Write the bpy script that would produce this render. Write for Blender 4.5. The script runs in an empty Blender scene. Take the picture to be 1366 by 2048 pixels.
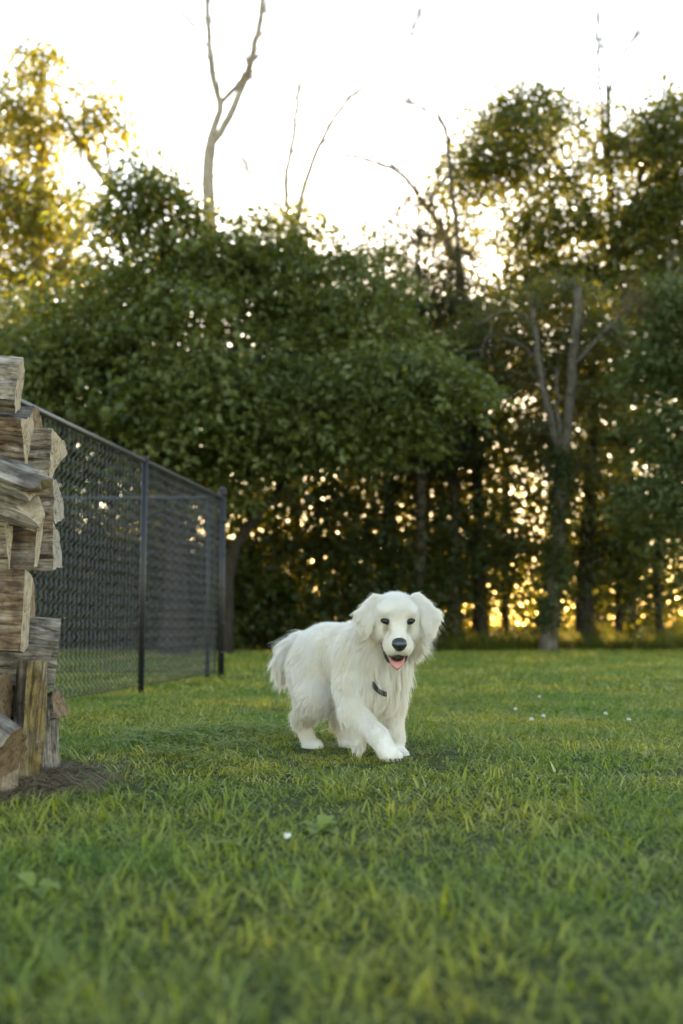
import bpy, math, random
import numpy as np
from mathutils import Vector, Matrix, noise as mnoise
from mathutils.kdtree import KDTree

R = math.radians
random.seed(7)
rng = np.random.default_rng(7)
scene = bpy.context.scene
COL = scene.collection

# ------------------------------------------------------------------ camera
CAM_H = 0.52
PITCH = math.atan(228.0 / 2276.0)
FPX = 2276.0                                    # focal length in photograph pixels (40 mm on a 36 mm tall frame)
cam_d = bpy.data.cameras.new('camera')
cam = bpy.data.objects.new('camera', cam_d)
COL.objects.link(cam)
cam.location = (0, 0, CAM_H)
cam.rotation_euler = (R(90) + PITCH, 0, 0)
cam_d.sensor_fit = 'VERTICAL'
cam_d.sensor_height = 36.0
cam_d.lens = 40.0
cam_d.clip_start = 0.05
cam_d.clip_end = 3000
cam_d.dof.use_dof = True
cam_d.dof.focus_distance = 4.22
cam_d.dof.aperture_fstop = 2.0
scene.camera = cam

# ------------------------------------------------------------------ sky and sun
SUN_EL, SUN_AZ = R(9.5), R(4.0)                 # low sun behind the wood, azimuth measured right of the view axis
world = bpy.data.worlds.new('World')
scene.world = world
world.use_nodes = True
wn = world.node_tree
wn.nodes.clear()
w_out = wn.nodes.new('ShaderNodeOutputWorld')
w_bg = wn.nodes.new('ShaderNodeBackground')
w_sky = wn.nodes.new('ShaderNodeTexSky')
w_sky.sky_type = 'NISHITA'
w_sky.sun_disc = False
w_sky.sun_elevation = SUN_EL
w_sky.sun_rotation = SUN_AZ
w_sky.air_density = 1.0
w_sky.dust_density = 0.35
w_sky.ozone_density = 1.0
w_bg.inputs['Strength'].default_value = 0.15
wn.links.new(w_sky.outputs[0], w_bg.inputs['Color'])
wn.links.new(w_bg.outputs[0], w_out.inputs['Surface'])

sun_d = bpy.data.lights.new('sun', 'SUN')
sun_d.energy = 4.0
sun_d.angle = R(0.5)
sun_d.color = (1.0, 0.86, 0.60)
sun = bpy.data.objects.new('sun', sun_d)
COL.objects.link(sun)
to_sun = Vector((math.sin(SUN_AZ) * math.cos(SUN_EL), math.cos(SUN_AZ) * math.cos(SUN_EL), math.sin(SUN_EL)))
sun.rotation_euler = to_sun.to_track_quat('Z', 'Y').to_euler()
sun.location = to_sun * 60

vs = scene.view_settings
vs.view_transform = 'Standard'
vs.look = 'None'
vs.gamma = 1.0
vs.exposure = 2.85
vs.use_curve_mapping = False
vs.use_white_balance = True                      # the camera was balanced for open shade
vs.white_balance_temperature = 7600
vs.white_balance_tint = 15
scene.render.engine = 'CYCLES'
scene.cycles.use_denoising = True
scene.cycles.max_bounces = 10
scene.cycles.diffuse_bounces = 5
scene.cycles.transmission_bounces = 6
scene.cycles.sample_clamp_indirect = 6.0

_F = np.array([0, math.cos(PITCH), math.sin(PITCH)])
_U = np.array([0, -math.sin(PITCH), math.cos(PITCH)])
_Rt = np.array([1.0, 0, 0])


def at(px, py, d):
    """the point of the place that the photograph shows at (px, py), d metres down the view axis (world y)"""
    v = _F * FPX + _Rt * (px - 683.0) + _U * (1024.0 - py)
    return np.array([0, 0, CAM_H]) + v * (d / v[1])


def unit(v):
    v = np.asarray(v, float)
    return v / (np.linalg.norm(v, axis=-1, keepdims=True) + 1e-12)


def smooth_path(P, n=4):
    """Catmull-Rom through the given points"""
    P = np.asarray(P, float)
    Q = np.concatenate([[2 * P[0] - P[1]], P, [2 * P[-1] - P[-2]]])
    out = []
    for i in range(1, len(Q) - 2):
        for k in range(n):
            t = k / n
            out.append(.5 * ((2 * Q[i]) + (-Q[i - 1] + Q[i + 1]) * t + (2 * Q[i - 1] - 5 * Q[i] + 4 * Q[i + 1] - Q[i + 2]) * t * t
                             + (-Q[i - 1] + 3 * Q[i] - 3 * Q[i + 1] + Q[i + 2]) * t ** 3))
    out.append(P[-1])
    return np.array(out)


# ------------------------------------------------------------------ object helpers
def tag(o, label=None, cat=None, group=None, kind=None):
    if label: o['label'] = label
    if cat: o['category'] = cat
    if group: o['group'] = group
    if kind: o['kind'] = kind
    return o


def link(o, parent=None):
    COL.objects.link(o)
    if parent is not None:
        o.parent = parent
    return o


def empty(name, loc=(0, 0, 0), rz=0.0):
    o = bpy.data.objects.new(name, None)
    o.empty_display_size = 0.2
    o.location = loc
    o.rotation_euler = (0, 0, rz)
    return link(o)


def mesh_np(name, V, F, mat=None, parent=None, smooth=True, attrs=None, do_link=True, mats=None, midx=None):
    """one mesh object from numpy arrays; F is a list of index tuples or an (n, k) array"""
    me = bpy.data.meshes.new(name)
    V = np.asarray(V, np.float32)
    if isinstance(F, np.ndarray):
        k = F.shape[1]
        me.vertices.add(len(V))
        me.vertices.foreach_set('co', V.ravel())
        me.loops.add(F.size)
        me.loops.foreach_set('vertex_index', F.astype(np.int32).ravel())
        me.polygons.add(len(F))
        me.polygons.foreach_set('loop_start', np.arange(0, F.size, k, dtype=np.int32))
        me.update(calc_edges=True)
        me.validate()
    else:
        me.from_pydata([tuple(map(float, v)) for v in V], [], F)
        me.update()
    if attrs:
        for an, (ty, dom, arr) in attrs.items():
            a = me.attributes.new(an, ty, dom)
            a.data.foreach_set('vector' if ty == 'FLOAT_VECTOR' else 'value', np.asarray(arr).ravel())
    if smooth:
        me.polygons.foreach_set('use_smooth', np.ones(len(me.polygons), bool))
    for m in (mats or ([mat] if mat else [])):
        me.materials.append(m)
    if midx is not None:
        me.polygons.foreach_set('material_index', np.asarray(midx, np.int32))
    o = bpy.data.objects.new(name, me)
    if do_link:
        link(o, parent)
    return o


class MB:
    """collects tubes, balls and boxes into one mesh"""
    def __init__(s):
        s.V, s.F, s.n = [], [], 0

    def add(s, V, F):
        V = np.asarray(V, float)
        s.V.append(V)
        s.F += [tuple(i + s.n for i in f) for f in F]
        s.n += len(V)

    def tube(s, P, r, k=6, cap=True, rough=0.0):
        P = np.asarray(P, float)
        n = len(P)
        r = np.broadcast_to(np.asarray(r, float), (n,))
        T = unit(np.gradient(P, axis=0))
        ref = np.array([0.0, 0, 1]) if abs(T[0][2]) < 0.8 else np.array([1.0, 0, 0])
        V = []
        for i in range(n):
            a = unit(ref - T[i] * np.dot(ref, T[i]))
            ref = a
            b = np.cross(T[i], a)
            for j in range(k):
                t = 2 * math.pi * j / k
                rr = r[i] * (1 + (random.uniform(-rough, rough) if rough else 0))
                V.append(P[i] + (a * math.cos(t) + b * math.sin(t)) * rr)
        F = []
        for i in range(n - 1):
            for j in range(k):
                F.append((i * k + j, i * k + (j + 1) % k, (i + 1) * k + (j + 1) % k, (i + 1) * k + j))
        if cap:
            F.append(tuple(range(k - 1, -1, -1)))
            F.append(tuple((n - 1) * k + j for j in range(k)))
        s.add(V, F)

    def ball(s, c, r, nu=10, nv=6):
        r = np.broadcast_to(np.asarray(r, float), (3,))
        V = [np.array([0, 0, 1.0])]
        for i in range(1, nv):
            for j in range(nu):
                a, b = math.pi * i / nv, 2 * math.pi * j / nu
                V.append(np.array([math.sin(a) * math.cos(b), math.sin(a) * math.sin(b), math.cos(a)]))
        V.append(np.array([0, 0, -1.0]))
        F = [(0, 1 + j, 1 + (j + 1) % nu) for j in range(nu)]
        for i in range(nv - 2):
            for j in range(nu):
                F.append((1 + i * nu + j, 1 + (i + 1) * nu + j, 1 + (i + 1) * nu + (j + 1) % nu, 1 + i * nu + (j + 1) % nu))
        l = len(V) - 1
        F += [(l, 1 + (nv - 2) * nu + (j + 1) % nu, 1 + (nv - 2) * nu + j) for j in range(nu)]
        s.add(np.array(V) * r + np.asarray(c, float), F)

    def build(s, name, mat, parent=None, smooth=True, origin=None):
        V = np.concatenate(s.V)
        if origin is not None:
            V = V - np.asarray(origin, float)
        return mesh_np(name, V, s.F, mat, parent, smooth)


# ------------------------------------------------------------------ materials
def new_mat(name):
    m = bpy.data.materials.new(name)
    m.use_nodes = True
    nt = m.node_tree
    nt.nodes.clear()
    out = nt.nodes.new('ShaderNodeOutputMaterial')
    return m, nt, out


def N(nt, ty, **kw):
    n = nt.nodes.new(ty)
    for k, v in kw.items():
        if k.startswith('in_'):
            key = k[3:]
            key = int(key) if key.isdigit() else key.replace('_', ' ')
            n.inputs[key].default_value = v
        else:
            setattr(n, k, v)
    return n


def ramp(nt, src, stops, interp='LINEAR'):
    n = nt.nodes.new('ShaderNodeValToRGB')
    cr = n.color_ramp
    cr.interpolation = interp
    while len(cr.elements) < len(stops):
        cr.elements.new(0.5)
    for e, (p, c) in zip(cr.elements, stops):
        e.position = p
        e.color = (*c, 1)
    nt.links.new(src, n.inputs[0])
    return n.outputs[0]


def mixc(nt, a, b, fac, mode='MIX'):
    n = nt.nodes.new('ShaderNodeMix')
    n.data_type = 'RGBA'
    n.blend_type = mode
    for s, v in ((n.inputs[0], fac), (n.inputs[6], a), (n.inputs[7], b)):
        if hasattr(v, 'links'):
            nt.links.new(v, s)
        elif isinstance(v, tuple):
            s.default_value = (*v, 1) if len(v) == 3 else v
        else:
            s.default_value = v
    return n.outputs[2]


def simple_mat(name, color, rough=0.6, spec=0.5, metallic=0.0, bump=0.0, bscale=60.0, var=0.0):
    m, nt, out = new_mat(name)
    p = N(nt, 'ShaderNodeBsdfPrincipled')
    p.inputs['Base Color'].default_value = (*color, 1)
    p.inputs['Roughness'].default_value = rough
    p.inputs['Specular IOR Level'].default_value = spec
    p.inputs['Metallic'].default_value = metallic
    if bump or var:
        tc = N(nt, 'ShaderNodeTexCoord')
        nz = N(nt, 'ShaderNodeTexNoise', in_Scale=bscale, in_Detail=4.0)
        nt.links.new(tc.outputs['Object'], nz.inputs['Vector'])
        if bump:
            b = N(nt, 'ShaderNodeBump', in_Strength=bump, in_Distance=0.01)
            nt.links.new(nz.outputs[0], b.inputs['Height'])
            nt.links.new(b.outputs[0], p.inputs['Normal'])
        if var:
            c = ramp(nt, nz.outputs[0], [(0.3, tuple(x * (1 - var) for x in color)), (0.7, tuple(min(1, x * (1 + var)) for x in color))])
            nt.links.new(c, p.inputs['Base Color'])
    nt.links.new(p.outputs[0], out.inputs[0])
    return m


def leaf_mat(name, stops, trans, tfac=0.4, rough=0.5, spec=0.35):
    """thin leaf: reflecting side from a ramp over the per-leaf value 'rnd', and light passing through it"""
    m, nt, out = new_mat(name)
    at_ = N(nt, 'ShaderNodeAttribute', attribute_name='rnd')
    c = ramp(nt, at_.outputs['Fac'], stops)
    p = N(nt, 'ShaderNodeBsdfPrincipled', in_Roughness=rough)
    p.inputs['Specular IOR Level'].default_value = spec
    nt.links.new(c, p.inputs['Base Color'])
    t = N(nt, 'ShaderNodeBsdfTranslucent')
    ct = mixc(nt, trans[0], trans[1], at_.outputs['Fac'])
    nt.links.new(ct, t.inputs['Color'])
    mx = N(nt, 'ShaderNodeMixShader', in_0=tfac)
    nt.links.new(p.outputs[0], mx.inputs[1])
    nt.links.new(t.outputs[0], mx.inputs[2])
    nt.links.new(mx.outputs[0], out.inputs[0])
    return m


def bark_mat(name, dark, light, scale=6.0):
    m, nt, out = new_mat(name)
    tc = N(nt, 'ShaderNodeTexCoord')
    mp = N(nt, 'ShaderNodeMapping')
    mp.inputs['Scale'].default_value = (1, 1, 0.22)
    nt.links.new(tc.outputs['Object'], mp.inputs[0])
    nz = N(nt, 'ShaderNodeTexNoise', in_Scale=scale * 3, in_Detail=6.0, in_Roughness=0.65)
    nt.links.new(mp.outputs[0], nz.inputs['Vector'])
    c = ramp(nt, nz.outputs[0], [(0.3, dark), (0.7, light)])
    p = N(nt, 'ShaderNodeBsdfPrincipled', in_Roughness=0.85)
    p.inputs['Specular IOR Level'].default_value = 0.2
    nt.links.new(c, p.inputs['Base Color'])
    b = N(nt, 'ShaderNodeBump', in_Strength=0.8, in_Distance=0.03)
    nt.links.new(nz.outputs[0], b.inputs['Height'])
    nt.links.new(b.outputs[0], p.inputs['Normal'])
    nt.links.new(p.outputs[0], out.inputs[0])
    return m


M = {}
M['leaf_green'] = leaf_mat('leaf_green', [(0.0, (.032, .050, .014)), (.45, (.068, .092, .025)), (.78, (.125, .148, .046)), (1.0, (.195, .215, .082))], ((.12, .14, .012), (.26, .24, .02)), .38)
M['leaf_blue'] = leaf_mat('leaf_blue', [(0.0, (.034, .054, .018)), (.6, (.068, .094, .028)), (1.0, (.120, .145, .050))], ((.09, .13, .015), (.18, .18, .02)), .34)
M['leaf_olive'] = leaf_mat('leaf_olive', [(0.0, (.040, .050, .016)), (.6, (.070, .080, .026)), (1.0, (.100, .105, .036))], ((.17, .16, .012), (.32, .26, .02)), .42)
M['leaf_sunlit'] = leaf_mat('leaf_sunlit', [(0.0, (.050, .065, .014)), (.6, (.085, .095, .020)), (1.0, (.130, .120, .026))], ((.26, .23, .012), (.48, .38, .03)), .5)  # low sun on the leaves is put into this golder colour
M['leaf_airy'] = leaf_mat('leaf_airy', [(0.0, (.028, .044, .014)), (.6, (.055, .075, .020)), (1.0, (.100, .105, .028))], ((.07, .09, .010), (.38, .33, .03)), .42)
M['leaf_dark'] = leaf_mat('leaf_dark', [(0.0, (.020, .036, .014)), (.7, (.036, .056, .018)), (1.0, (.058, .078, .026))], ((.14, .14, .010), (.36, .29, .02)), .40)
M['leaf_dead'] = leaf_mat('leaf_dead', [(0.0, (.090, .038, .022)), (1.0, (.190, .085, .045))], ((.20, .08, .03), (.26, .12, .04)), .3)
M['needle'] = leaf_mat('needle', [(0.0, (.022, .030, .014)), (1.0, (.050, .058, .024))], ((.10, .08, .012), (.18, .13, .02)), .25)
M['weed'] = leaf_mat('weed', [(0.0, (.055, .090, .018)), (.7, (.100, .130, .028)), (1.0, (.160, .150, .040))], ((.25, .24, .03), (.36, .28, .03)), .5)
M['bark_grey'] = bark_mat('bark_grey', (.040, .034, .027), (.15, .13, .105))
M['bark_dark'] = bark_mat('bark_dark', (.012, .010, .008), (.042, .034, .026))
M['bark_glare'] = bark_mat('bark_glare', (.16, .125, .09), (.36, .30, .23))  # stems washed out by sky glare: the glare is put into the bark colour
M['bark_brown'] = bark_mat('bark_brown', (.035, .026, .019), (.120, .092, .068))

# ------------------------------------------------------------------ ground
def ground_z(x, y):
    return 0.012 * np.sin(x * 1.7 + 0.6) * np.cos(y * 1.3) + 0.02 * np.sin(y * 0.45 + x * 0.3)


def ground_mat():
    m, nt, out = new_mat('lawn_soil')
    g = N(nt, 'ShaderNodeNewGeometry')
    n1 = N(nt, 'ShaderNodeTexNoise', in_Scale=1.1, in_Detail=5.0)
    n2 = N(nt, 'ShaderNodeTexNoise', in_Scale=28.0, in_Detail=6.0, in_Roughness=0.7)
    for n in (n1, n2):
        nt.links.new(g.outputs['Position'], n.inputs['Vector'])
    c1 = ramp(nt, n2.outputs[0], [(.3, (.030, .034, .014)), (.55, (.062, .074, .024)), (.75, (.100, .098, .042))])
    c2 = ramp(nt, n1.outputs[0], [(.35, (.6, .75, .5)), (.65, (1.0, 1.0, .9))])
    c = mixc(nt, c1, c2, 1.0, 'MULTIPLY')
    p = N(nt, 'ShaderNodeBsdfPrincipled', in_Roughness=0.95)
    p.inputs['Specular IOR Level'].default_value = 0.1
    nt.links.new(c, p.inputs['Base Color'])
    b = N(nt, 'ShaderNodeBump', in_Strength=1.0, in_Distance=0.03)
    nt.links.new(n2.outputs[0], b.inputs['Height'])
    nt.links.new(b.outputs[0], p.inputs['Normal'])
    nt.links.new(p.outputs[0], out.inputs[0])
    return m


def build_ground():
    xs = np.concatenate([[-900, -300, -120, -60], np.arange(-30, 31, 0.5), [60, 120, 300, 900]])
    ys = np.concatenate([[-300, -60, -15], np.arange(-4, 45, 0.5), [60, 100, 200, 500, 1500]])
    X, Y = np.meshgrid(xs, ys)
    Z = ground_z(X, Y) * (np.abs(X) < 31) * (Y < 46) * (Y > -5)
    V = np.stack([X, Y, Z], -1).reshape(-1, 3)
    nx, ny = len(xs), len(ys)
    i, j = np.meshgrid(np.arange(nx - 1), np.arange(ny - 1))
    a = (j * nx + i).ravel()
    F = np.stack([a, a + 1, a + nx + 1, a + nx], -1)
    o = mesh_np('ground', V, F, ground_mat())
    tag(o, kind='structure')


build_ground()

# ------------------------------------------------------------------ leaves and trees
def leaf_arrays(C, n_per, size, spread, droop=0.5, narrow=0.5, upright=0.0):
    """leaf quads (two triangles folded on the midrib) in sprays round the centres C"""
    m = len(C)
    n = m * n_per
    ci = np.repeat(np.arange(m), n_per)
    sp = np.asarray(spread) * rng.uniform(0.6, 1.35, (m, 1))
    off = rng.normal(0, 1, (n, 3))
    ln = np.linalg.norm(off, axis=1, keepdims=True)
    off = off / ln * np.minimum(ln, 1.9) * sp[ci]
    off[:, 2] -= 0.30 * (off[:, 0] ** 2 + off[:, 1] ** 2) / (sp[ci][:, 0] + 1e-6)      # sprays hang at their rims
    P = C[ci] + off
    d = unit(np.stack([off[:, 0], off[:, 1], np.zeros(n)], -1) + rng.normal(0, .12, (n, 3)) * sp.mean() * 3)
    d = d + np.stack([np.zeros(n), np.zeros(n), -droop * rng.uniform(0.2, 1.3, n) + upright], -1)
    d = unit(d + rng.normal(0, .45, (n, 3)))
    up = np.array([0, 0, 1.0]) + rng.normal(0, .55, (n, 3))
    s = unit(np.cross(d, up))
    nn = np.cross(s, d)
    L = (size * rng.uniform(.6, 1.35, n) * rng.uniform(.72, 1.3, m)[ci])[:, None]
    w = L * narrow * rng.uniform(.8, 1.2, (n, 1))
    fold = nn * w * 0.18
    A = P
    B = P + d * L * .45 + s * w * .5 + fold
    T = P + d * L - nn * L * .12
    D = P + d * L * .45 - s * w * .5 + fold
    V = np.stack([A, B, T, D], 1).reshape(-1, 3)
    k = np.arange(n) * 4
    F = np.stack([np.stack([k, k + 1, k + 2], -1), np.stack([k, k + 2, k + 3], -1)], 1).reshape(-1, 3)
    cl = rng.uniform(0, 1, m)[ci]
    rnd = np.clip(.42 * rng.uniform(0, 1, n) + .58 * cl, 0, 1)
    return V, F, np.repeat(rnd, 4)


def blob_centres(c, r, n, shell=2.4):
    q = unit(rng.normal(0, 1, (n, 3)))
    t = rng.uniform(0, 1, (n, 1)) ** (1 / shell)
    lump = 1 + .32 * np.sin(q[:, :1] * 5 + c[0]) * np.cos(q[:, 2:] * 4 + c[1]) + rng.normal(0, .06, (n, 1))
    t = np.where(rng.uniform(0, 1, (n, 1)) < .17, rng.uniform(1.05, 1.45, (n, 1)), t)
    return np.asarray(c) + q * t * lump * np.asarray(r)


def wander(a, b, n, amp, sag=0.0):
    a, b = np.asarray(a, float), np.asarray(b, float)
    t = np.linspace(0, 1, n)[:, None]
    P = a + (b - a) * t
    L = np.linalg.norm(b - a)
    P[1:-1] += rng.normal(0, amp * L, (n - 2, 3))
    P[:, 2] += -sag * L * (t[:, 0] * (1 - t[:, 0])) * 4 * -1
    return P


def path_px(pts):
    return np.array([at(*p) for p in pts])


def tree(name, label, cat, trunk, r0, r1, limbs=(), blobs=(), leaf=None, bark='bark_dark', size=.09, per=34, spread=(.34, .34, .22),
         narrow=.5, droop=.5, twig=.5, group=None, twigs_bare=0, nf=1.0, ksides=9):
    """trunk: world points from the ground up; limbs: (points, r0, r1); blobs: (centre, radii, clusters)"""
    trunk = smooth_path(trunk, 4)
    base = trunk[0].copy()
    base[2] = float(ground_z(base[0], base[1]))
    trunk[0][2] = base[2] - .08
    root = empty(name, base)
    tag(root, label, cat, group)
    tr = MB()
    rr = np.linspace(r0, r1, len(trunk))
    rr[:3] *= np.array([1.35, 1.14, 1.04])
    tr.tube(trunk, rr, ksides, rough=.07)
    tr.build('trunk', M[bark], root, origin=base)
    nodes = [(p, r) for p, r in zip(trunk[len(trunk) // 3:], rr[len(trunk) // 3:])]
    br = MB()
    for (pts, a, b) in limbs:
        pts = smooth_path(pts, 4)
        pts[1:-1] += rng.normal(0, .02, (len(pts) - 2, 3))
        q = np.linspace(a, b, len(pts))
        br.tube(pts, q, 6, rough=.08)
        nodes += [(p, r) for p, r in zip(pts[2:], q[2:])]
        for _ in range(twigs_bare):
            i = random.randrange(len(pts) // 3, len(pts))
            dr = unit(pts[min(i + 1, len(pts) - 1)] - pts[i - 1]) + rng.normal(0, .55, 3) + np.array([0, 0, .25])
            ln = random.uniform(.5, 1.5)
            tw = wander(pts[i], pts[i] + unit(dr) * ln, 5, .05)
            br.tube(tw, np.linspace(max(.017, q[i] * .4), .011, 5), 3, cap=False)
            for _k in range(2):
                j = random.randrange(1, 4)
                e = wander(tw[j], tw[j] + unit(dr + rng.normal(0, .6, 3)) * ln * .45, 3, .05)
                br.tube(e, np.linspace(.013, .009, 3), 3, cap=False)
    NP = np.array([p for p, r in nodes])
    C = [blob_centres(c, r, max(3, int(n * nf))) for (c, r, n) in blobs]
    if C:
        C = np.concatenate(C)
        C = C[C[:, 2] > .25]
        for c in C[rng.uniform(0, 1, len(C)) < twig]:
            dd = np.linalg.norm(NP - c, axis=1) + .6 * np.maximum(0, NP[:, 2] - c[2])
            i = int(np.argmin(dd))
            P = wander(NP[i], c, 5, .05, sag=.06)
            q = min(nodes[i][1] * .6, .012 + .010 * np.linalg.norm(c - NP[i]))
            br.tube(P, np.linspace(q, .006, 5), 3, cap=False)
    if br.n:
        tag(br.build('branches', M[bark], root, origin=base), kind='stuff')
    if len(C):
        V, F, rnd = leaf_arrays(C, per, size, spread, droop, narrow)
        crown = mesh_np('crown', V - base, F, M[leaf], root, smooth=False, attrs={'rnd': ('FLOAT', 'POINT', rnd)})
        tag(crown, kind='stuff')
    return root, base


def B(px, py, d, rx, ry, rd, n):
    """a mass of foliage: photograph centre and half sizes in pixels, distance and half depth in metres"""
    s = d / FPX
    return (at(px, py, d), (rx * s, rd, ry * s), n)


def gpt(px, d):
    """a point on the ground under photograph column px at distance d"""
    return np.array([(px - 683) / FPX * d, d, 0.0])


# 1 big leafy tree right behind the fence corner
tree('leafy_tree', 'large dense green tree rising behind the chain link fence', 'tree',
     [gpt(350, 19.5), at(352, 1150, 19.5), at(345, 900, 19.6), at(335, 650, 19.6), at(325, 480, 19.6)], .24, .07,
     limbs=[(path_px([(345, 900, 19.6), (240, 780, 19.2), (120, 720, 18.8)]), .10, .03),
            (path_px([(345, 850, 19.6), (430, 740, 19.0), (480, 690, 18.6)]), .10, .03),
            (path_px([(335, 700, 19.6), (260, 560, 19.6), (235, 430, 19.6)]), .08, .02),
            (path_px([(335, 650, 19.6), (390, 480, 19.6), (395, 400, 19.6)]), .08, .02)],
     blobs=[B(315, 400, 19.6, 75, 75, .9, 62), B(255, 520, 19.8, 85, 130, 1.1, 70), B(395, 520, 19.8, 80, 130, 1.0, 70), B(325, 640, 19.3, 150, 130, 1.3, 130),
            B(180, 690, 19.2, 110, 110, 1.1, 80), B(70, 760, 19.2, 100, 110, 1.0, 75), B(-40, 720, 19.4, 90, 120, 1.0, 50), B(400, 780, 18.6, 130, 110, 1.1, 110), B(240, 840, 19.2, 140, 100, 1.1, 90),
            B(90, 920, 19.6, 120, 110, 1.0, 60), B(340, 930, 19.4, 110, 70, .8, 50)],
     leaf='leaf_green', size=.14, per=84, spread=(.40, .40, .13), narrow=.50, nf=.56)

# 2 leaning tree right of it, its crown spreading to the right over the wood's edge
tree('leaning_tree', 'green tree leaning right with long drooping boughs above the dog', 'tree',
     [gpt(452, 20.5), at(462, 1120, 20.5), at(515, 1030, 20.5), at(575, 960, 20.4), at(620, 830, 20.3), at(620, 680, 20.3)], .12, .05,
     limbs=[(path_px([(575, 960, 20.4), (540, 760, 20.4), (520, 560, 20.5)]), .10, .03),
            (path_px([(615, 850, 20.3), (700, 745, 19.3), (770, 740, 18.9), (850, 790, 18.7)]), .09, .025),
            (path_px([(620, 800, 20.3), (760, 715, 19.2), (880, 715, 18.9)]), .08, .02)],
     blobs=[B(530, 480, 20.6, 80, 80, .9, 62), B(465, 580, 20.5, 75, 110, 1.0, 55), B(690, 560, 21.0, 60, 60, .8, 34), B(645, 490, 20.9, 50, 45, .7, 28), B(715, 510, 21.0, 50, 42, .7, 26), B(760, 600, 21.0, 70, 70, .8, 36), B(580, 600, 20.5, 100, 120, 1.1, 85), B(670, 640, 20.2, 90, 95, 1.0, 60),
            B(540, 740, 19.6, 120, 90, 1.0, 75), B(680, 760, 18.9, 130, 80, 1.0, 85), B(820, 740, 18.7, 110, 62, .8, 60), B(900, 760, 18.7, 80, 55, .7, 34),
            B(570, 860, 19.2, 120, 70, .9, 60), B(700, 860, 19.2, 110, 52, .8, 44), B(480, 900, 19.4, 80, 70, .8, 38), B(820, 840, 19.0, 80, 45, .7, 26)],
     leaf='leaf_green', size=.13, per=84, spread=(.40, .40, .12), narrow=.48, nf=.56)

# 3 sunlit golden tree at the far left
tree('golden_tree', 'tall airy tree with sunlit golden leaves at left edge', 'tree',
     [gpt(60, 29), at(80, 1000, 29), at(70, 700, 29), at(75, 450, 29), at(80, 250, 29), at(85, 110, 29)], .26, .04,
     limbs=[(path_px([(225, 380, 29.4), (170, 300, 29.3), (130, 235, 29.2), (90, 150, 29)]), .10, .03),
            (path_px([(75, 480, 29), (20, 400, 29), (-40, 330, 28.6)]), .10, .03),
            (path_px([(70, 640, 29), (150, 470, 29), (225, 380, 29.4)]), .14, .09),
            (path_px([(225, 380, 29.4), (215, 300, 29.3), (190, 220, 29.3)]), .06, .02)],
     blobs=[B(75, 130, 29, 42, 72, .8, 20), B(25, 210, 29, 70, 70, 1.1, 26), B(60, 300, 29, 110, 90, 1.5, 46), B(190, 235, 29.2, 42, 62, .7, 22), B(20, 400, 29, 110, 100, 1.5, 60),
            B(110, 420, 29, 70, 80, 1.2, 28), B(50, 520, 29, 110, 90, 1.5, 50), B(40, 620, 29, 110, 80, 1.5, 46), B(-80, 450, 29, 110, 220, 1.6, 60), B(150, 560, 29, 60, 70, 1.0, 16)],
     leaf='leaf_sunlit', bark='bark_glare', size=.15, per=60, spread=(.42, .42, .26), narrow=.6, nf=.9)

# 4 tall right-hand tree, thin crown, sky showing through
tree('tall_airy_tree', 'tall tree with thin backlit crown and bare top twigs at right', 'tree',
     [gpt(1250, 29), at(1245, 900, 29), at(1235, 620, 29), at(1222, 420, 29), at(1216, 210, 29)], .24, .055,
     limbs=[(path_px([(1216, 220, 29), (1212, 140, 29), (1202, 60, 29), (1196, -40, 29)]), .05, .016),
            (path_px([(1235, 560, 29), (1160, 400, 28.8), (1110, 320, 28.8), (1030, 215, 28.8)]), .12, .04),
            (path_px([(1222, 400, 29), (1205, 250, 29), (1195, 80, 29), (1190, -30, 29)]), .06, .02),
            (path_px([(1216, 200, 29), (1235, 130, 29), (1280, 65, 29), (1350, 40, 29)]), .05, .012),
            (path_px([(1240, 480, 29), (1290, 330, 28.6), (1340, 120, 28.6)]), .09, .012),
            (path_px([(1160, 260, 28.8), (1150, 150, 28.8), (1100, 85, 28.8)]), .035, .012),
            (path_px([(1130, 360, 28.8), (1010, 330, 28.4), (930, 290, 28.4)]), .06, .02)],
     blobs=[B(1000, 230, 28.6, 70, 60, 1.0, 22), B(1090, 210, 28.8, 70, 50, 1.0, 20), B(960, 320, 28.5, 60, 70, .9, 22), B(925, 420, 28.5, 34, 95, .6, 18), B(1060, 320, 28.6, 90, 70, 1.3, 32),
            B(1130, 410, 28.6, 100, 80, 1.3, 34), B(1060, 470, 28.6, 90, 60, 1.2, 30), B(1210, 280, 28.9, 60, 80, 1.1, 18), B(1300, 300, 28.8, 70, 90, 1.2, 36), B(1350, 250, 28.8, 70, 80, 1.2, 34), B(1290, 430, 28.8, 90, 80, 1.3, 46),
            B(1370, 420, 28.8, 90, 140, 1.4, 70), B(1190, 540, 28.8, 110, 60, 1.2, 34), B(1320, 560, 28.8, 110, 80, 1.3, 54), B(1460, 380, 29, 90, 200, 1.4, 50), B(1040, 570, 28.8, 110, 50, 1.1, 34)],
     leaf='leaf_airy', bark='bark_brown', size=.15, per=62, spread=(.44, .44, .22), narrow=.58, twigs_bare=6, nf=1.3)

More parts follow.
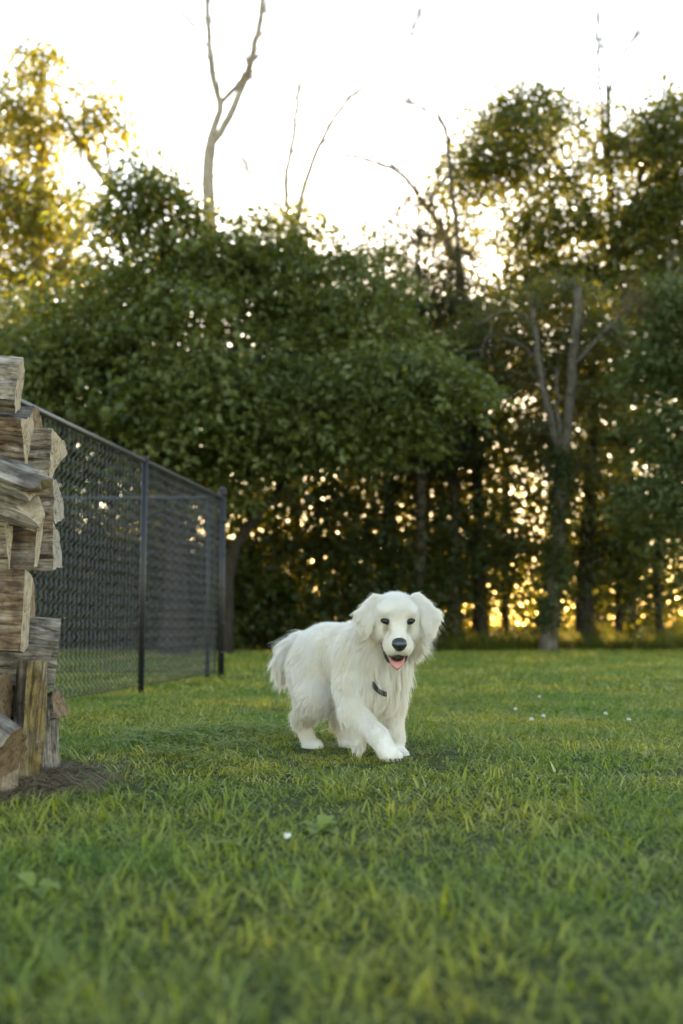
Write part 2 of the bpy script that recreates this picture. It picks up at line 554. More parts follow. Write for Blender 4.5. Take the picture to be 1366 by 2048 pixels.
# 5 dark cedars in the middle gap
for k, (px, top, bot, w, d, lab) in enumerate([(838, 400, 900, 62, 25.5, 'dark cedar with a pointed tip in the gap right of centre'),
                                              (770, 440, 920, 75, 26.5, 'broad dark cedar just left of the pointed one'),
                                              (905, 500, 930, 70, 26.0, 'dark cedar half hidden under the slanting dead limb')]):
    hs = (bot - top)
    bl = []
    for i in range(9):
        t = i / 8
        bl.append(B(px + random.uniform(-12, 12), top + hs * (.02 + .95 * t), d, 20 + w * (t ** .7) * random.uniform(.8, 1.2), 20 + 18 * t, .25 + .8 * t, int(7 + 26 * t)))
    tree('cedar_tree', lab, 'tree', [gpt(px, d), at(px + 4, 1000, d), at(px - 3, 700, d), at(px, top + 20, d)], .16, .02, (), bl,
         leaf='needle', bark='bark_brown', size=.12, per=90, spread=(.40, .40, .14), narrow=.36, droop=.1, group='dark cedars in the middle of the wood')

# 6 old tree standing out on the lawn's edge, ivy round its trunk, its two tops snapped off
d6 = 23.6
r6, b6 = tree('ivy_clad_tree', 'old grey tree with ivy on its trunk standing at lawn edge', 'tree',
     [gpt(1092, d6), at(1105, 1215, d6), at(1114, 1100, d6), at(1122, 980, d6), at(1124, 900, d6)], .165, .12,
     limbs=[(path_px([(1122, 920, d6), (1105, 850, d6), (1082, 770, d6), (1074, 700, d6), (1066, 622, d6)]), .10, .065),
            (path_px([(1126, 920, d6), (1140, 800, d6), (1150, 690, d6), (1155, 575, d6)]), .12, .085),
            (path_px([(1122, 900, d6), (1116, 830, d6), (1114, 760, d6), (1112, 735, d6)]), .05, .035),
            (path_px([(1069, 650, d6), (1045, 628, d6), (1005, 622, d6), (960, 645, d6 - .3)]), .04, .02),
            (path_px([(1076, 720, d6), (1040, 690, d6), (985, 670, d6)]), .035, .015),
            (path_px([(1140, 740, d6), (1230, 640, d6 - .3), (1300, 585, d6 - .5), (1340, 600, d6 - .5)]), .05, .02),
            (path_px([(1215, 640, d6), (1250, 690, d6), (1290, 740, d6)]), .035, .015)],
     blobs=[B(990, 650, d6 + .9, 110, 34, 1.0, 46), B(1090, 590, d6 + .9, 90, 34, 1.0, 46), B(1000, 740, d6 + .9, 110, 45, 1.0, 46), B(1110, 690, d6 + .9, 100, 70, 1.0, 56), B(1190, 640, d6 + .9, 90, 45, 1.0, 40),
            B(1170, 800, d6 + .9, 90, 70, 1.0, 44), B(1080, 860, d6 + .9, 90, 60, 1.0, 46), B(940, 680, d6 + .9, 70, 40, .8, 24), B(1150, 930, d6 + .9, 90, 50, .9, 30)],
     leaf='leaf_olive', bark='bark_grey', size=.105, per=90, spread=(.46, .46, .11), narrow=.42, nf=.8, twigs_bare=2, ksides=14)
tp = path_px([(1096, 1250, d6), (1106, 1190, d6), (1114, 1100, d6), (1122, 980, d6), (1122, 900, d6)])
C = []
for i in range(len(tp) - 1):
    for _ in range(75):
        t = random.random()
        c = tp[i] * (1 - t) + tp[i + 1] * t
        a = random.uniform(0, 6.28)
        c = c + np.array([math.cos(a), math.sin(a), 0]) * random.uniform(.12, .24)
        C.append(c)
V, F, rnd = leaf_arrays(np.array(C), 16, .085, (.09, .09, .14), 1.0, .8)
tag(mesh_np('ivy', V - b6, F, M['leaf_dark'], r6, smooth=False, attrs={'rnd': ('FLOAT', 'POINT', rnd)}), kind='stuff')

# 7 bluish-green tree at the right edge, with a brown dead spray
d7 = 21.5
r7, b7 = tree('edge_tree', 'blue-green leafy tree at right edge with a brown dead spray', 'tree',
     [gpt(1395, d7), at(1400, 1100, d7), at(1390, 850, d7), at(1380, 640, d7), at(1375, 540, d7)], .2, .05,
     limbs=[(path_px([(1390, 800, d7), (1340, 700, d7), (1290, 640, d7)]), .06, .02), (path_px([(1395, 1000, d7), (1340, 900, d7), (1290, 880, d7)]), .06, .02)],
     blobs=[B(1345, 600, d7, 60, 70, .8, 50), B(1330, 720, d7, 62, 70, .8, 52), B(1390, 680, d7, 80, 140, 1.0, 80), B(1340, 850, d7, 70, 70, .8, 50), B(1390, 950, d7, 80, 120, 1.0, 70),
            B(1320, 960, d7, 60, 50, .8, 26), B(1290, 1000, d7 + .5, 70, 50, .8, 22), B(1470, 800, d7, 80, 250, 1.0, 60)],
     leaf='leaf_blue', bark='bark_grey', size=.12, per=70, spread=(.38, .38, .14), narrow=.52, nf=.62)
V, F, rnd = leaf_arrays(np.array([at(1270 + random.gauss(0, 26), 600 + random.gauss(0, 16), d7 - .2) for _ in range(20)]), 30, .07, (.2, .2, .14), .8, .35)
tag(mesh_np('dead_leaves', V - b7, F, M['leaf_dead'], r7, smooth=False, attrs={'rnd': ('FLOAT', 'POINT', rnd)}), 'rust brown dead leaf spray', kind='stuff')

# 8 bare dead trees against the sky
tree('bare_tree', 'bare forked dead tree standing against the white sky', 'tree',
     [gpt(425, 27), at(430, 1000, 27), at(425, 600, 27), at(416, 370, 27), at(420, 300, 27), at(428, 262, 27)], .22, .12,
     limbs=[(path_px([(426, 268, 27), (440, 205, 27), (424, 140, 27), (418, 60, 27), (414, -40, 27)]), 0.098, 0.051),
            (path_px([(424, 285, 27), (452, 250, 27), (490, 165, 27), (508, 100, 27), (520, 35, 27), (528, -40, 27)]), 0.103, 0.060),
            (path_px([(440, 210, 27), (470, 175, 27), (495, 140, 27), (497, 120, 27)]), 0.069, 0.076),
            (path_px([(418, 95, 27), (395, 65, 27), (368, 25, 27)]), 0.029, 0.017),
            (path_px([(498, 140, 27), (540, 80, 27), (590, 45, 27), (640, 30, 27)]), 0.034, 0.014)],
     bark='bark_glare', twigs_bare=9)
tree('slender_bare_tree', 'two thin bare stems left of the bright sky gap', 'tree',
     [gpt(590, 28), at(590, 900, 28), at(588, 600, 28), at(592, 450, 28)], .12, .07,
     limbs=[(path_px([(590, 470, 28), (572, 390, 28), (578, 320, 28), (592, 230, 28), (602, 160, 28)]), 0.074, 0.040),
            (path_px([(592, 450, 28), (605, 390, 28), (635, 300, 28), (680, 220, 28), (725, 175, 28)]), 0.082, 0.032),
            (path_px([(640, 290, 28), (690, 255, 28), (745, 220, 28)]), 0.030, 0.022),
            (path_px([(590, 440, 28), (520, 380, 28), (478, 310, 28)]), 0.044, 0.027)],
     blobs=[B(610, 420, 28, 60, 40, .6, 12), B(560, 440, 28, 50, 40, .6, 10)],
     leaf='leaf_sunlit', bark='bark_glare', size=.12, per=26, twigs_bare=9)
tree('slanting_dead_tree', 'dead tree with one long bare limb slanting left over the gap', 'tree',
     [gpt(960, 27), at(955, 1000, 27), at(940, 700, 27), at(915, 520, 27)], .16, .09,
     limbs=[(path_px([(918, 530, 27), (880, 455, 27), (835, 385, 27), (785, 338, 27), (690, 308, 27)]), 0.091, 0.030),
            (path_px([(790, 340, 27), (782, 310, 27), (765, 300, 27)]), 0.032, 0.024),
            (path_px([(925, 560, 27), (900, 330, 27.5), (885, 245, 27.5), (840, 155, 27.5), (765, 92, 27.5)]), 0.065, 0.020),
            (path_px([(890, 250, 27.5), (845, 215, 27.5), (810, 200, 27.5)]), 0.027, 0.017),
            (path_px([(838, 155, 27.5), (828, 110, 27.5), (826, 60, 27.5)]), 0.015, 0.012)],
     bark='bark_brown', twigs_bare=12)

# 9 trees of the wood's interior: their stems show dark, their crowns fill the shade behind
inner = [(640, 27.5, 9), (715, 25.5, 6), (960, 26.0, 7), (1010, 28.5, 7), (1168, 25.6, 22), (1235, 27.0, 8), (1318, 26.0, 9), (560, 26.5, 8), (500, 24.8, 8), (880, 28.5, 8), (200, 23.5, 9), (60, 24, 10), (-90, 25, 10), (330, 26, 9), (1450, 27, 10), (780, 27.2, 7)]
inner_lab = ['slim dark tree in the shade above the dog\'s back', 'slim dark tree just left of the dog\'s head', 'slim dark tree between the dog and the ivy-clad tree', 'thin far tree left of the ivy-clad tree',
             'tree with thick black trunk just right of the ivy-clad tree', 'slim tree right of the thick black trunk', 'slim tree near the right edge of the wood', 'slim dark tree above the dog\'s tail', 'slim dark tree beside the fence corner',
             'thin far tree above the dog\'s right ear', 'shaded tree seen through the middle of the chain link', 'shaded tree behind the firewood and fence', 'shaded tree beyond the left edge behind the fence', 'shaded tree behind the fence post and big leafy tree',
             'shaded tree beyond the right edge of the wood', 'thin far tree directly above the dog\'s head']
for (px, d, wpx), lab in zip(inner, inner_lab):
    r = wpx * d / FPX * .85
    u = random.uniform
    gapx = .95 if px < 480 else .84 if px < 850 else .74                     # the right half of the wood is thinner
    bl = [B(px + u(-30, 30), 640, d, 105, 80, 1.2, int(34 * gapx)), B(px + u(-40, 40), 760, d, 115, 75, 1.2, int(44 * gapx)), B(px + u(-45, 45), 870, d, 120, 75, 1.3, int(40 * gapx ** 2)),
          B(px + u(-60, 60), 985, d, 130, 75, 1.4, int(46 * gapx ** 2)), B(px + u(-60, 60), 1080, d, 130, 60, 1.4, int(40 * gapx)),
          B(px + u(-60, 60), 1180, d, 120, 60, 1.3, 24 if px < 480 else 14) if px < 850 else B(px + u(-60, 60), 1155, d, 120, 42, 1.3, 16)]
    tree('woodland_tree', lab, 'tree', [gpt(px, d), at(px + u(-6, 6), 1150, d), at(px + u(-14, 14), 980, d), at(px + u(-20, 20), 800, d), at(px + u(-20, 20), 650, d)],
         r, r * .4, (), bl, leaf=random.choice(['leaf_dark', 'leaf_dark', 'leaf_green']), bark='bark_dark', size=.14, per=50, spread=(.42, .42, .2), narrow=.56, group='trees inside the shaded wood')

# 9b thin sunlit trees on the far side, the sun's glow put into their gold leaf colour
for px, d, lab in ((880, 32.5, 'thin golden tree glowing through the gap right of centre'), (1010, 33.5, 'thin golden tree glowing left of the ivy-clad tree'), (1190, 33, 'thin golden tree glowing right of the ivy-clad tree'),
                   (1320, 32, 'thin golden tree glowing near the right edge'), (700, 33, 'thin golden tree glowing above the dog\'s back'), (520, 33, 'thin golden tree glowing right of the fence corner'), (300, 32, 'thin golden tree glowing through the fence')):
    u = random.uniform
    tree('far_sunlit_tree', lab, 'tree', [gpt(px, d), at(px + u(-8, 8), 1100, d), at(px + u(-14, 14), 930, d), at(px + u(-20, 20), 780, d)], .09, .03, (),
         [B(px + u(-50, 50), y, d, 120, 70, 1.3, n) for y, n in ((760, 30), (870, 32), (960, 32), (1040, 40), (1105, 40))],
         leaf='leaf_sunlit', bark='bark_brown', size=.16, per=36, spread=(.42, .42, .3), narrow=.58, group='sunlit trees on the far side of the wood')

# 10 understorey shrubs
shr = [(470, 24.9), (560, 25.5), (650, 25.2), (740, 25.6), (830, 25.3), (930, 27.2), (1010, 27.4), (1060, 27.8), (1190, 27.5), (1260, 27.4), (1340, 27.2), (1420, 27.0), (380, 24.5), (290, 25), (180, 24), (80, 23.5), (-40, 23.0),
       (520, 29.5), (690, 30), (860, 31), (1000, 30.5), (1120, 31), (1240, 30), (1350, 31), (330, 30), (140, 29.5), (600, 27.3), (790, 27.8), (440, 27), (230, 27), (1140, 27.6), (1300, 27.8)]
SH = ['the fence corner', 'the dog\'s tail', 'the dog\'s rump', 'the dog\'s withers', 'the dog\'s muzzle', 'the dog\'s left ear', 'the lawn between dog and ivy-clad tree', 'the left side of the ivy-clad trunk',
      'the right side of the thick black trunk', 'the weeds right of the ivy-clad tree', 'the weeds near the right edge', 'the right edge of the picture', 'the right end of the fence', 'the middle fence post', 'the chain link left of the post', 'the firewood\'s top logs', 'the firewood\'s left']
FAR = ['right of the fence corner', 'above the dog\'s withers', 'just right of the dog\'s head', 'left of the ivy-clad trunk', 'right of the ivy-clad trunk', 'between the black trunk and right edge', 'at the right edge', 'through the chain link by the middle post', 'through the chain link near the firewood',
       'above the dog\'s tail', 'above the dog\'s head', 'beside the leaning trunk', 'behind the middle of the fence', 'between the ivy-clad and black trunks', 'near the right edge']
shrub_protos = []
for v in range(4):
    C = np.concatenate([blob_centres((random.uniform(-.4, .4), random.uniform(-.3, .3), h), (.95, .75, .6), nn_) for h, nn_ in ((.45, 34), (1.1, 26), (1.8, 20))])
    C = C[C[:, 2] > .1]
    V, F, rnd = leaf_arrays(C, 26, .135, (.30, .30, .22), .5, .55)
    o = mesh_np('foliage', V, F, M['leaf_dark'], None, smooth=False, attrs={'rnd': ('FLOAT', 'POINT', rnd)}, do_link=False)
    st = MB()
    for c in C[::4]:
        b0 = np.array([random.gauss(0, .12), random.gauss(0, .12), -.05])
        st.tube(wander(b0, c, 5, .05, .08), np.linspace(.018, .005, 5), 3, cap=False)
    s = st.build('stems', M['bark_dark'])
    COL.objects.unlink(s)
    shrub_protos.append((o, s))
for i, (px, d) in enumerate(shr):
    p = gpt(px, d)
    e = empty('understory_shrub', (p[0], p[1], float(ground_z(p[0], p[1]))), random.uniform(0, 6.28))
    k = random.uniform(.9, 1.3) * ((1.0 if px < 480 else .78) if px < 850 else .27 if d < 28 else .32)
    e.scale = (k * 1.15, k * 1.15, k)
    if i < len(SH):
        tag(e, 'dark shrub at the wood\'s edge behind ' + SH[i], 'shrub', 'understory shrubs along the front of the wood')
    elif d > 29:
        tag(e, 'far sunlit shrub beyond the wood, glimpsed ' + FAR[i - len(SH)], 'shrub', 'sunlit shrubs on the far side of the wood')
    else:
        tag(e, 'shaded shrub deep in the wood, ' + FAR[i - len(SH)], 'shrub', 'shrubs deep inside the wood')
    f0, s0 = shrub_protos[i % 4]
    f = f0.copy()
    link(f, e)
    tag(f, kind='stuff')
    tag(link(s0.copy(), e), kind='stuff')
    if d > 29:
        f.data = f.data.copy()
        f.data.materials[0] = M['leaf_sunlit']  # same foliage, sunlit look put in by the leaf colour

for i in range(13):                                  # hedge across the field behind the wood, sunlight put into its leaf colour
    p = gpt(-60 + 125 * i + random.uniform(-30, 30), 47 + random.uniform(-2, 3))
    e = empty('hedge_bush', (p[0], p[1], 0), random.uniform(0, 6.28))
    k = random.uniform(1.3, 1.9)
    e.scale = (k * 1.5, k * 1.5, k)
    tag(e, 'far sunlit-gold hedge bush across the field, ' + ['beyond the left edge', 'behind the firewood', 'behind the chain link left of its post', 'behind the fence right of its post', 'behind the fence corner', 'above the dog\'s tail',
                                                         'above the dog\'s shoulders', 'above the dog\'s head', 'right of the dog\'s left ear', 'left of the ivy-clad trunk', 'right of the thick black trunk', 'near the right edge', 'beyond the right edge'][i],
        'bush', 'sunlit hedge bushes across the field')
    f0, s0 = shrub_protos[i % 4]
    f = f0.copy()
    f.data = f.data.copy() if i < 4 else hedge_data[i % 4]
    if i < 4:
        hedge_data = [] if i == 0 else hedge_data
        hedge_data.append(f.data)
        f.data.materials[0] = M['leaf_sunlit']
    link(f, e)
    tag(f, kind='stuff')
    tag(link(s0.copy(), e), kind='stuff')

# ------------------------------------------------------------------ grass
def grass_mat(name, dry=0.0, warm=0.0):
    m, nt, out = new_mat(name)
    g = N(nt, 'ShaderNodeNewGeometry')
    oi = N(nt, 'ShaderNodeObjectInfo')
    a = N(nt, 'ShaderNodeAttribute', attribute_name='rnd')
    n1 = N(nt, 'ShaderNodeTexNoise', in_Scale=.9, in_Detail=3.0)
    n2 = N(nt, 'ShaderNodeTexNoise', in_Scale=5.0, in_Detail=3.0)
    for n in (n1, n2):
        nt.links.new(g.outputs['Position'], n.inputs['Vector'])
    blade = ramp(nt, a.outputs['Fac'], [(0, (.075, .106, .024)), (.28, (.130, .166, .036)), (.62, (.195, .226, .052)), (.84, (.27, .285, .085)), (.94, (.34, .325, .150)), (1.0, (.48, .45, .30))])
    patch = ramp(nt, n1.outputs[0], [(.30, (.55, .80, .55)), (.5, (1.0, 1.0, .9)), (.66, (1.55, 1.25, .95))])
    patch2 = ramp(nt, n2.outputs[0], [(.3, (.75, .85, .8)), (.7, (1.2, 1.12, 1.0))])
    c = mixc(nt, blade, patch, 1.0, 'MULTIPLY')
    c = mixc(nt, c, patch2, 1.0, 'MULTIPLY')
    kind = ramp(nt, oi.outputs['Random'], [(0, (.92, .98, 1.12)), (.3, (1.0, 1.02, 1.2)), (.5, (1.03, 1.0, .9)), (.8, (1.15, 1.12, .62)), (1, (1.28, 1.15, 1.0))])
    c = mixc(nt, c, kind, 1.0, 'MULTIPLY')
    p = N(nt, 'ShaderNodeBsdfPrincipled', in_Roughness=.55)
    p.inputs['Specular IOR Level'].default_value = .22
    nt.links.new(c, p.inputs['Base Color'])
    t = N(nt, 'ShaderNodeBsdfTranslucent')
    ct = mixc(nt, c, (1.25, 1.25, .55), 1.0, 'MULTIPLY')
    nt.links.new(ct, t.inputs['Color'])
    mx = N(nt, 'ShaderNodeMixShader', in_0=.38)
    nt.links.new(p.outputs[0], mx.inputs[1])
    nt.links.new(t.outputs[0], mx.inputs[2])
    nt.links.new(mx.outputs[0], out.inputs[0])
    return m


M['grass'] = grass_mat('grass')
M['straw'] = leaf_mat('straw', [(0, (.070, .044, .024)), (.5, (.165, .112, .062)), (1, (.31, .225, .13))], ((.12, .08, .03), (.2, .14, .05)), .2, .7, .2)


def blades(n, rad, lmin, lmax, wmin, wmax, lean, seg=3, curl=.6, rmax=1.0):
    """n curved tapering blades rooted within a disc"""
    ang = rng.uniform(0, 6.283, n)
    rr = rad * np.sqrt(rng.uniform(0, 1, n))
    base = np.stack([rr * np.cos(ang), rr * np.sin(ang), np.full(n, -.008)], -1)
    az = rng.uniform(0, 6.283, n)
    L = rng.uniform(lmin, lmax, n)
    w = rng.uniform(wmin, wmax, n)
    le = np.clip(np.abs(rng.normal(0, lean * .7, n)) + lean * .42, 0, 1.45) if lean < 1.2 else rng.uniform(1.25, 1.56, n)
    cu = rng.uniform(.1, curl, n) * 1.6
    side = np.stack([-np.sin(az), np.cos(az), np.zeros(n)], -1)
    fw = np.stack([np.cos(az), np.sin(az), np.zeros(n)], -1)
    rows = []
    p = base.copy()
    for k in range(seg + 1):
        t = k / seg
        if k:
            th = le + cu * t * t * 1.3
            p = p + (fw * np.sin(th)[:, None] + np.array([0, 0, 1]) * np.cos(th)[:, None]) * (L / seg)[:, None]
        wt = w * (1 - t ** 1.8) * .5
        if k < seg:
            rows += [p - side * wt[:, None], p + side * wt[:, None]]
        else:
            rows += [p]
    V = np.stack(rows, 1).reshape(-1, 3)
    nv = 2 * seg + 1
    F = []
    for k in range(seg - 1):
        F += [(2 * k, 2 * k + 1, 2 * k + 3), (2 * k, 2 * k + 3, 2 * k + 2)]
    F.append((2 * seg - 2, 2 * seg - 1, 2 * seg))
    F = (np.arange(n)[:, None, None] * nv + np.array(F)[None]).reshape(-1, 3)
    return V, F, np.repeat(rng.uniform(0, rmax, n), nv)


def proto_coll(name, specs, mat):
    c = bpy.data.collections.new(name)
    for i, sp in enumerate(specs):
        V, F, r = blades(**sp)
        o = mesh_np('%s_%02d' % (name, i), V, F, mat, smooth=True, attrs={'rnd': ('FLOAT', 'POINT', r)}, do_link=False)
        c.objects.link(o)
    return c


def scatter(name, pts, coll, nvar, smin=.75, smax=1.25, label=None, cat=None, tilt=.12):
    """one object of instanced clumps: the points are its vertices"""
    n = len(pts)
    rot = np.stack([rng.normal(0, tilt, n), rng.normal(0, tilt, n), rng.uniform(0, 6.283, n)], -1)
    o = mesh_np(name, pts, [], None, smooth=False, attrs={'rot': ('FLOAT_VECTOR', 'POINT', rot), 'scl': ('FLOAT', 'POINT', rng.uniform(smin, smax, n) * np.where(((pts[:, 0] - .10) / .42) ** 2 + ((pts[:, 1] - 4.42) / .55) ** 2 < 1, .62, 1.0)),   # trodden round the dog
                                                         'var': ('INT', 'POINT', rng.integers(0, nvar, n).astype(np.int32))})
    ng = bpy.data.node_groups.new(name + '_scatter', 'GeometryNodeTree')
    ng.interface.new_socket('Geometry', in_out='INPUT', socket_type='NodeSocketGeometry')
    ng.interface.new_socket('Geometry', in_out='OUTPUT', socket_type='NodeSocketGeometry')
    gi, go = ng.nodes.new('NodeGroupInput'), ng.nodes.new('NodeGroupOutput')
    ip = ng.nodes.new('GeometryNodeInstanceOnPoints')
    ci = ng.nodes.new('GeometryNodeCollectionInfo')
    ci.inputs['Collection'].default_value = coll
    ci.inputs['Separate Children'].default_value = True
    ci.inputs['Reset Children'].default_value = True
    ip.inputs['Pick Instance'].default_value = True

    def attr(nm, ty):
        a = ng.nodes.new('GeometryNodeInputNamedAttribute')
        a.data_type = ty
        a.inputs['Name'].default_value = nm
        return a.outputs[0]
    L = ng.links
    L.new(gi.outputs[0], ip.inputs['Points'])
    L.new(ci.outputs[0], ip.inputs['Instance'])
    L.new(attr('var', 'INT'), ip.inputs['Instance Index'])
    L.new(attr('rot', 'FLOAT_VECTOR'), ip.inputs['Rotation'])
    L.new(attr('scl', 'FLOAT'), ip.inputs['Scale'])
    L.new(ip.outputs[0], go.inputs[0])
    md = o.modifiers.new('scatter', 'NODES')
    md.node_group = ng
    tag(o, label, cat, kind='stuff')
    return o


DIRT = (-1.22, 3.72, .46, .62)


def bare(x, y):
    """inside the worn patch at the foot of the firewood"""
    e = ((x - DIRT[0]) / DIRT[2]) ** 2 + ((y - DIRT[1]) / DIRT[3]) ** 2
    return e < 1 + .25 * np.sin(x * 17) * np.cos(y * 13)


def field(x0, x1, y0, y1, dens, wedge=None):
    n = int((x1 - x0) * (y1 - y0) * dens)
    x, y = rng.uniform(x0, x1, n), rng.uniform(y0, y1, n)
    keep = ~bare(x, y)
    if wedge is not None:
        keep &= np.abs(x) < y * .31 + wedge
    # uneven growth: thin out where a slow pattern is low
    g = np.sin(x * 2.1 + 1.3 * np.sin(y * 1.7)) * np.cos(y * 1.9 + 1.1 * np.sin(x * 1.3))
    keep &= rng.uniform(-1.6, 1, n) < g + .75
    x, y = x[keep], y[keep]
    return np.stack([x, y, ground_z(x, y)], -1)


lawn_near = proto_coll('lawn_clump', [dict(n=22, rad=.055, lmin=.025, lmax=.06, wmin=.002, wmax=.0042, lean=.95, seg=4, curl=1.1, rmax=.93) for _ in range(9)]
                       + [dict(n=8, rad=.05, lmin=.045, lmax=.095, wmin=.0035, wmax=.0075, lean=1.1, seg=5, curl=1.2, rmax=.74) for _ in range(3)], M['grass'])
lawn_mid = proto_coll('turf_clump', [dict(n=26, rad=.075, lmin=.022, lmax=.058, wmin=.0028, wmax=.0058, lean=.9, seg=3, curl=1.1) for _ in range(8)]
                      + [dict(n=9, rad=.06, lmin=.05, lmax=.105, wmin=.004, wmax=.0075, lean=.85, seg=5, curl=1.3)], M['grass'])
lawn_far = proto_coll('far_turf_clump', [dict(n=34, rad=.17, lmin=.03, lmax=.065, wmin=.006, wmax=.011, lean=.7, seg=2, curl=.8) for _ in range(6)], M['grass'])
scatter('grass', field(-2.4, 2.4, .7, 3.4, 1050, 1.0), lawn_near, 12, label='soft blurred lawn grass in the foreground', cat='grass')
scatter('grass', field(-5, 5, 3.4, 9.0, 620, 1.2), lawn_mid, 9, label='mown lawn grass around the dog and firewood', cat='grass')
scatter('grass', field(-10, 11, 9.0, 25.2, 150, 2.0), lawn_far, 6, label='far lawn grass reaching the edge of the wood', cat='grass')

tuft = proto_coll('tuft_clump', [dict(n=26, rad=.05, lmin=.05, lmax=.115, wmin=.003, wmax=.0065, lean=.85, seg=5, curl=1.2, rmax=.78) for _ in range(4)], M['grass'])
scatter('grass', field(-2.4, 2.6, 1.0, 6.0, 9, .8), tuft, 4, .7, 1.1, label='longer grass tufts standing out of the lawn', cat='grass')
weeds = proto_coll('weed_clump', [dict(n=36, rad=.18, lmin=.3, lmax=.75, wmin=.012, wmax=.026, lean=.42, seg=5, curl=1.2) for _ in range(5)], M['weed'])
n = 900
x = rng.uniform(1.2, 12, n)
y = 24.3 + rng.uniform(0, 1.5, n) + .25 * np.sin(x * 1.7)
scatter('tall_weeds', np.stack([x, y, ground_z(x, y)], -1), weeds, 5, .45, .95, 'tall yellow-green weeds along the foot of the wood', 'weeds')
n = 800
x, y = rng.uniform(-12, 14, n), rng.uniform(26, 40, n)
scatter('tall_weeds', np.stack([x, y, ground_z(x, y)], -1), weeds, 5, .25, .55, 'rough undergrowth on the woodland floor', 'weeds')

straw = proto_coll('straw_clump', [dict(n=22, rad=.07, lmin=.05, lmax=.13, wmin=.0015, wmax=.004, lean=1.5, seg=3, curl=.12) for _ in range(5)], M['straw'])
n = 1500
a, q = rng.uniform(0, 6.283, n), np.sqrt(rng.uniform(0, 1, n)) * 1.12
x, y = DIRT[0] + np.cos(a) * q * DIRT[2], DIRT[1] + np.sin(a) * q * DIRT[3]
scatter('dry_straw', np.stack([x, y, ground_z(x, y)], -1), straw, 5, .6, 1.1, 'dry brown straw and bark litter at the foot of the firewood', 'straw')

# ------------------------------------------------------------------ chain link fence
M['fence'] = simple_mat('black_vinyl', (.030, .030, .030), .38, .5)
M['fence_post'] = simple_mat('black_post_paint', (.012, .012, .013), .5, .4, bump=.1, bscale=90, var=.3)
M['rail'] = simple_mat('black_rail_sky_sheen', (.03, .03, .034), .4, .6, var=.2)  # sky highlight along the rail put into a lighter, bluish black
CORNER = np.array([-1.235, 11.75, 0.0])
FU = unit(np.array([-.131, -1.0, 0.0]))          # side run, from the corner towards the viewer
BU = unit(np.array([-1.0, .02, 0.0]))            # back run, from the corner to the left
FH = 1.89


def chain_link(origin, u, length, parent):
    """interlocked zigzag wires, flattened spirals standing side by side"""
    w = .042
    nw = int(length / w)
    nz = int((FH - .06) / w)
    nrm = np.array([-u[1], u[0], 0.0])
    j = np.arange(nz + 1)
    z0 = .035 + j * w
    Vs, Fs = [], []
    r = .0034
    k = 0
    ring = [(math.cos(t), math.sin(t)) for t in (0.5, 2.6, 4.7)]
    for i in range(nw):
        ph = i % 2
        pts = []
        sag = .004 * math.sin(i * .13) + random.uniform(-.0015, .0015)
        for a in range(nz):
            ua, ub = ((a + ph) % 2), ((a + 1 + ph) % 2)
            dp = .0075 if (a % 2) else -.0075
            for t in (.14, .5, .86):
                pts.append((i * w + (ua + (ub - ua) * t) * w, z0[a] + w * t + sag, dp * (1 if t == .5 else .75)))
        # the cut end above the rail, bent into a barb
        e = pts[-1]
        pts.append((e[0] + (.012 if i % 2 else -.012), e[1] + .035, random.uniform(-.012, .012)))
        P = np.array(pts)
        W = origin + u * P[:, :1] + np.array([0, 0, 1.0]) * P[:, 1:2] + nrm * P[:, 2:3]
        T = unit(np.gradient(W, axis=0))
        a1 = unit(np.cross(T, nrm))
        b1 = np.cross(T, a1)
        ringV = np.stack([W + (a1 * c + b1 * s) * r for c, s in ring], 1)
        n = len(W)
        Vs.append(ringV.reshape(-1, 3))
        q = np.arange(n - 1)[:, None] * 3 + k
        for c in range(3):
            d = (c + 1) % 3
            Fs.append(np.concatenate([q + c, q + d, q + 3 + d, q + 3 + c], 1))
        k += n * 3
    o = mesh_np('chain_link', np.concatenate(Vs) - CORNER, np.concatenate(Fs), M['fence'], parent)
    tag(o, kind='stuff')


fence = empty('chain_link_fence', CORNER)
tag(fence, 'black chain link fence with corner post beside the firewood', 'fence')


def post(p, r, h, cap):
    mb = MB()
    mb.tube([p + np.array([0, 0, -.1]), p + np.array([0, 0, h])], r, 14)
    o = mb.build('post', M['fence_post'], fence, origin=CORNER)
    if cap == 'ball':
        mb = MB()
        mb.tube([p + np.array([0, 0, h - .03]), p + np.array([0, 0, h + .012])], r * 1.2, 14)
        mb.ball(p + np.array([0, 0, h + .03]), (r * 1.15, r * 1.15, r * .9), 14, 8)
        c = mb.build('post_cap', M['fence_post'], o, origin=CORNER)
    else:
        mb = MB()
        mb.tube([p + np.array([0, 0, h - .02]), p + np.array([0, 0, h + .02])], r * 1.25, 12)
        c = mb.build('rail_loop', M['fence_post'], o, origin=CORNER)
    return o


SP = 2.69
off_w = np.array([-FU[1], FU[0], 0]) * -.035
post(CORNER, .034, FH + .01, 'ball')
for k in (1, 2, 3):
    post(CORNER + FU * SP * k, .0245, FH - .03, 'loop')
for k in (1, 2):
    post(CORNER + BU * SP * k, .0245, FH - .03, 'loop')
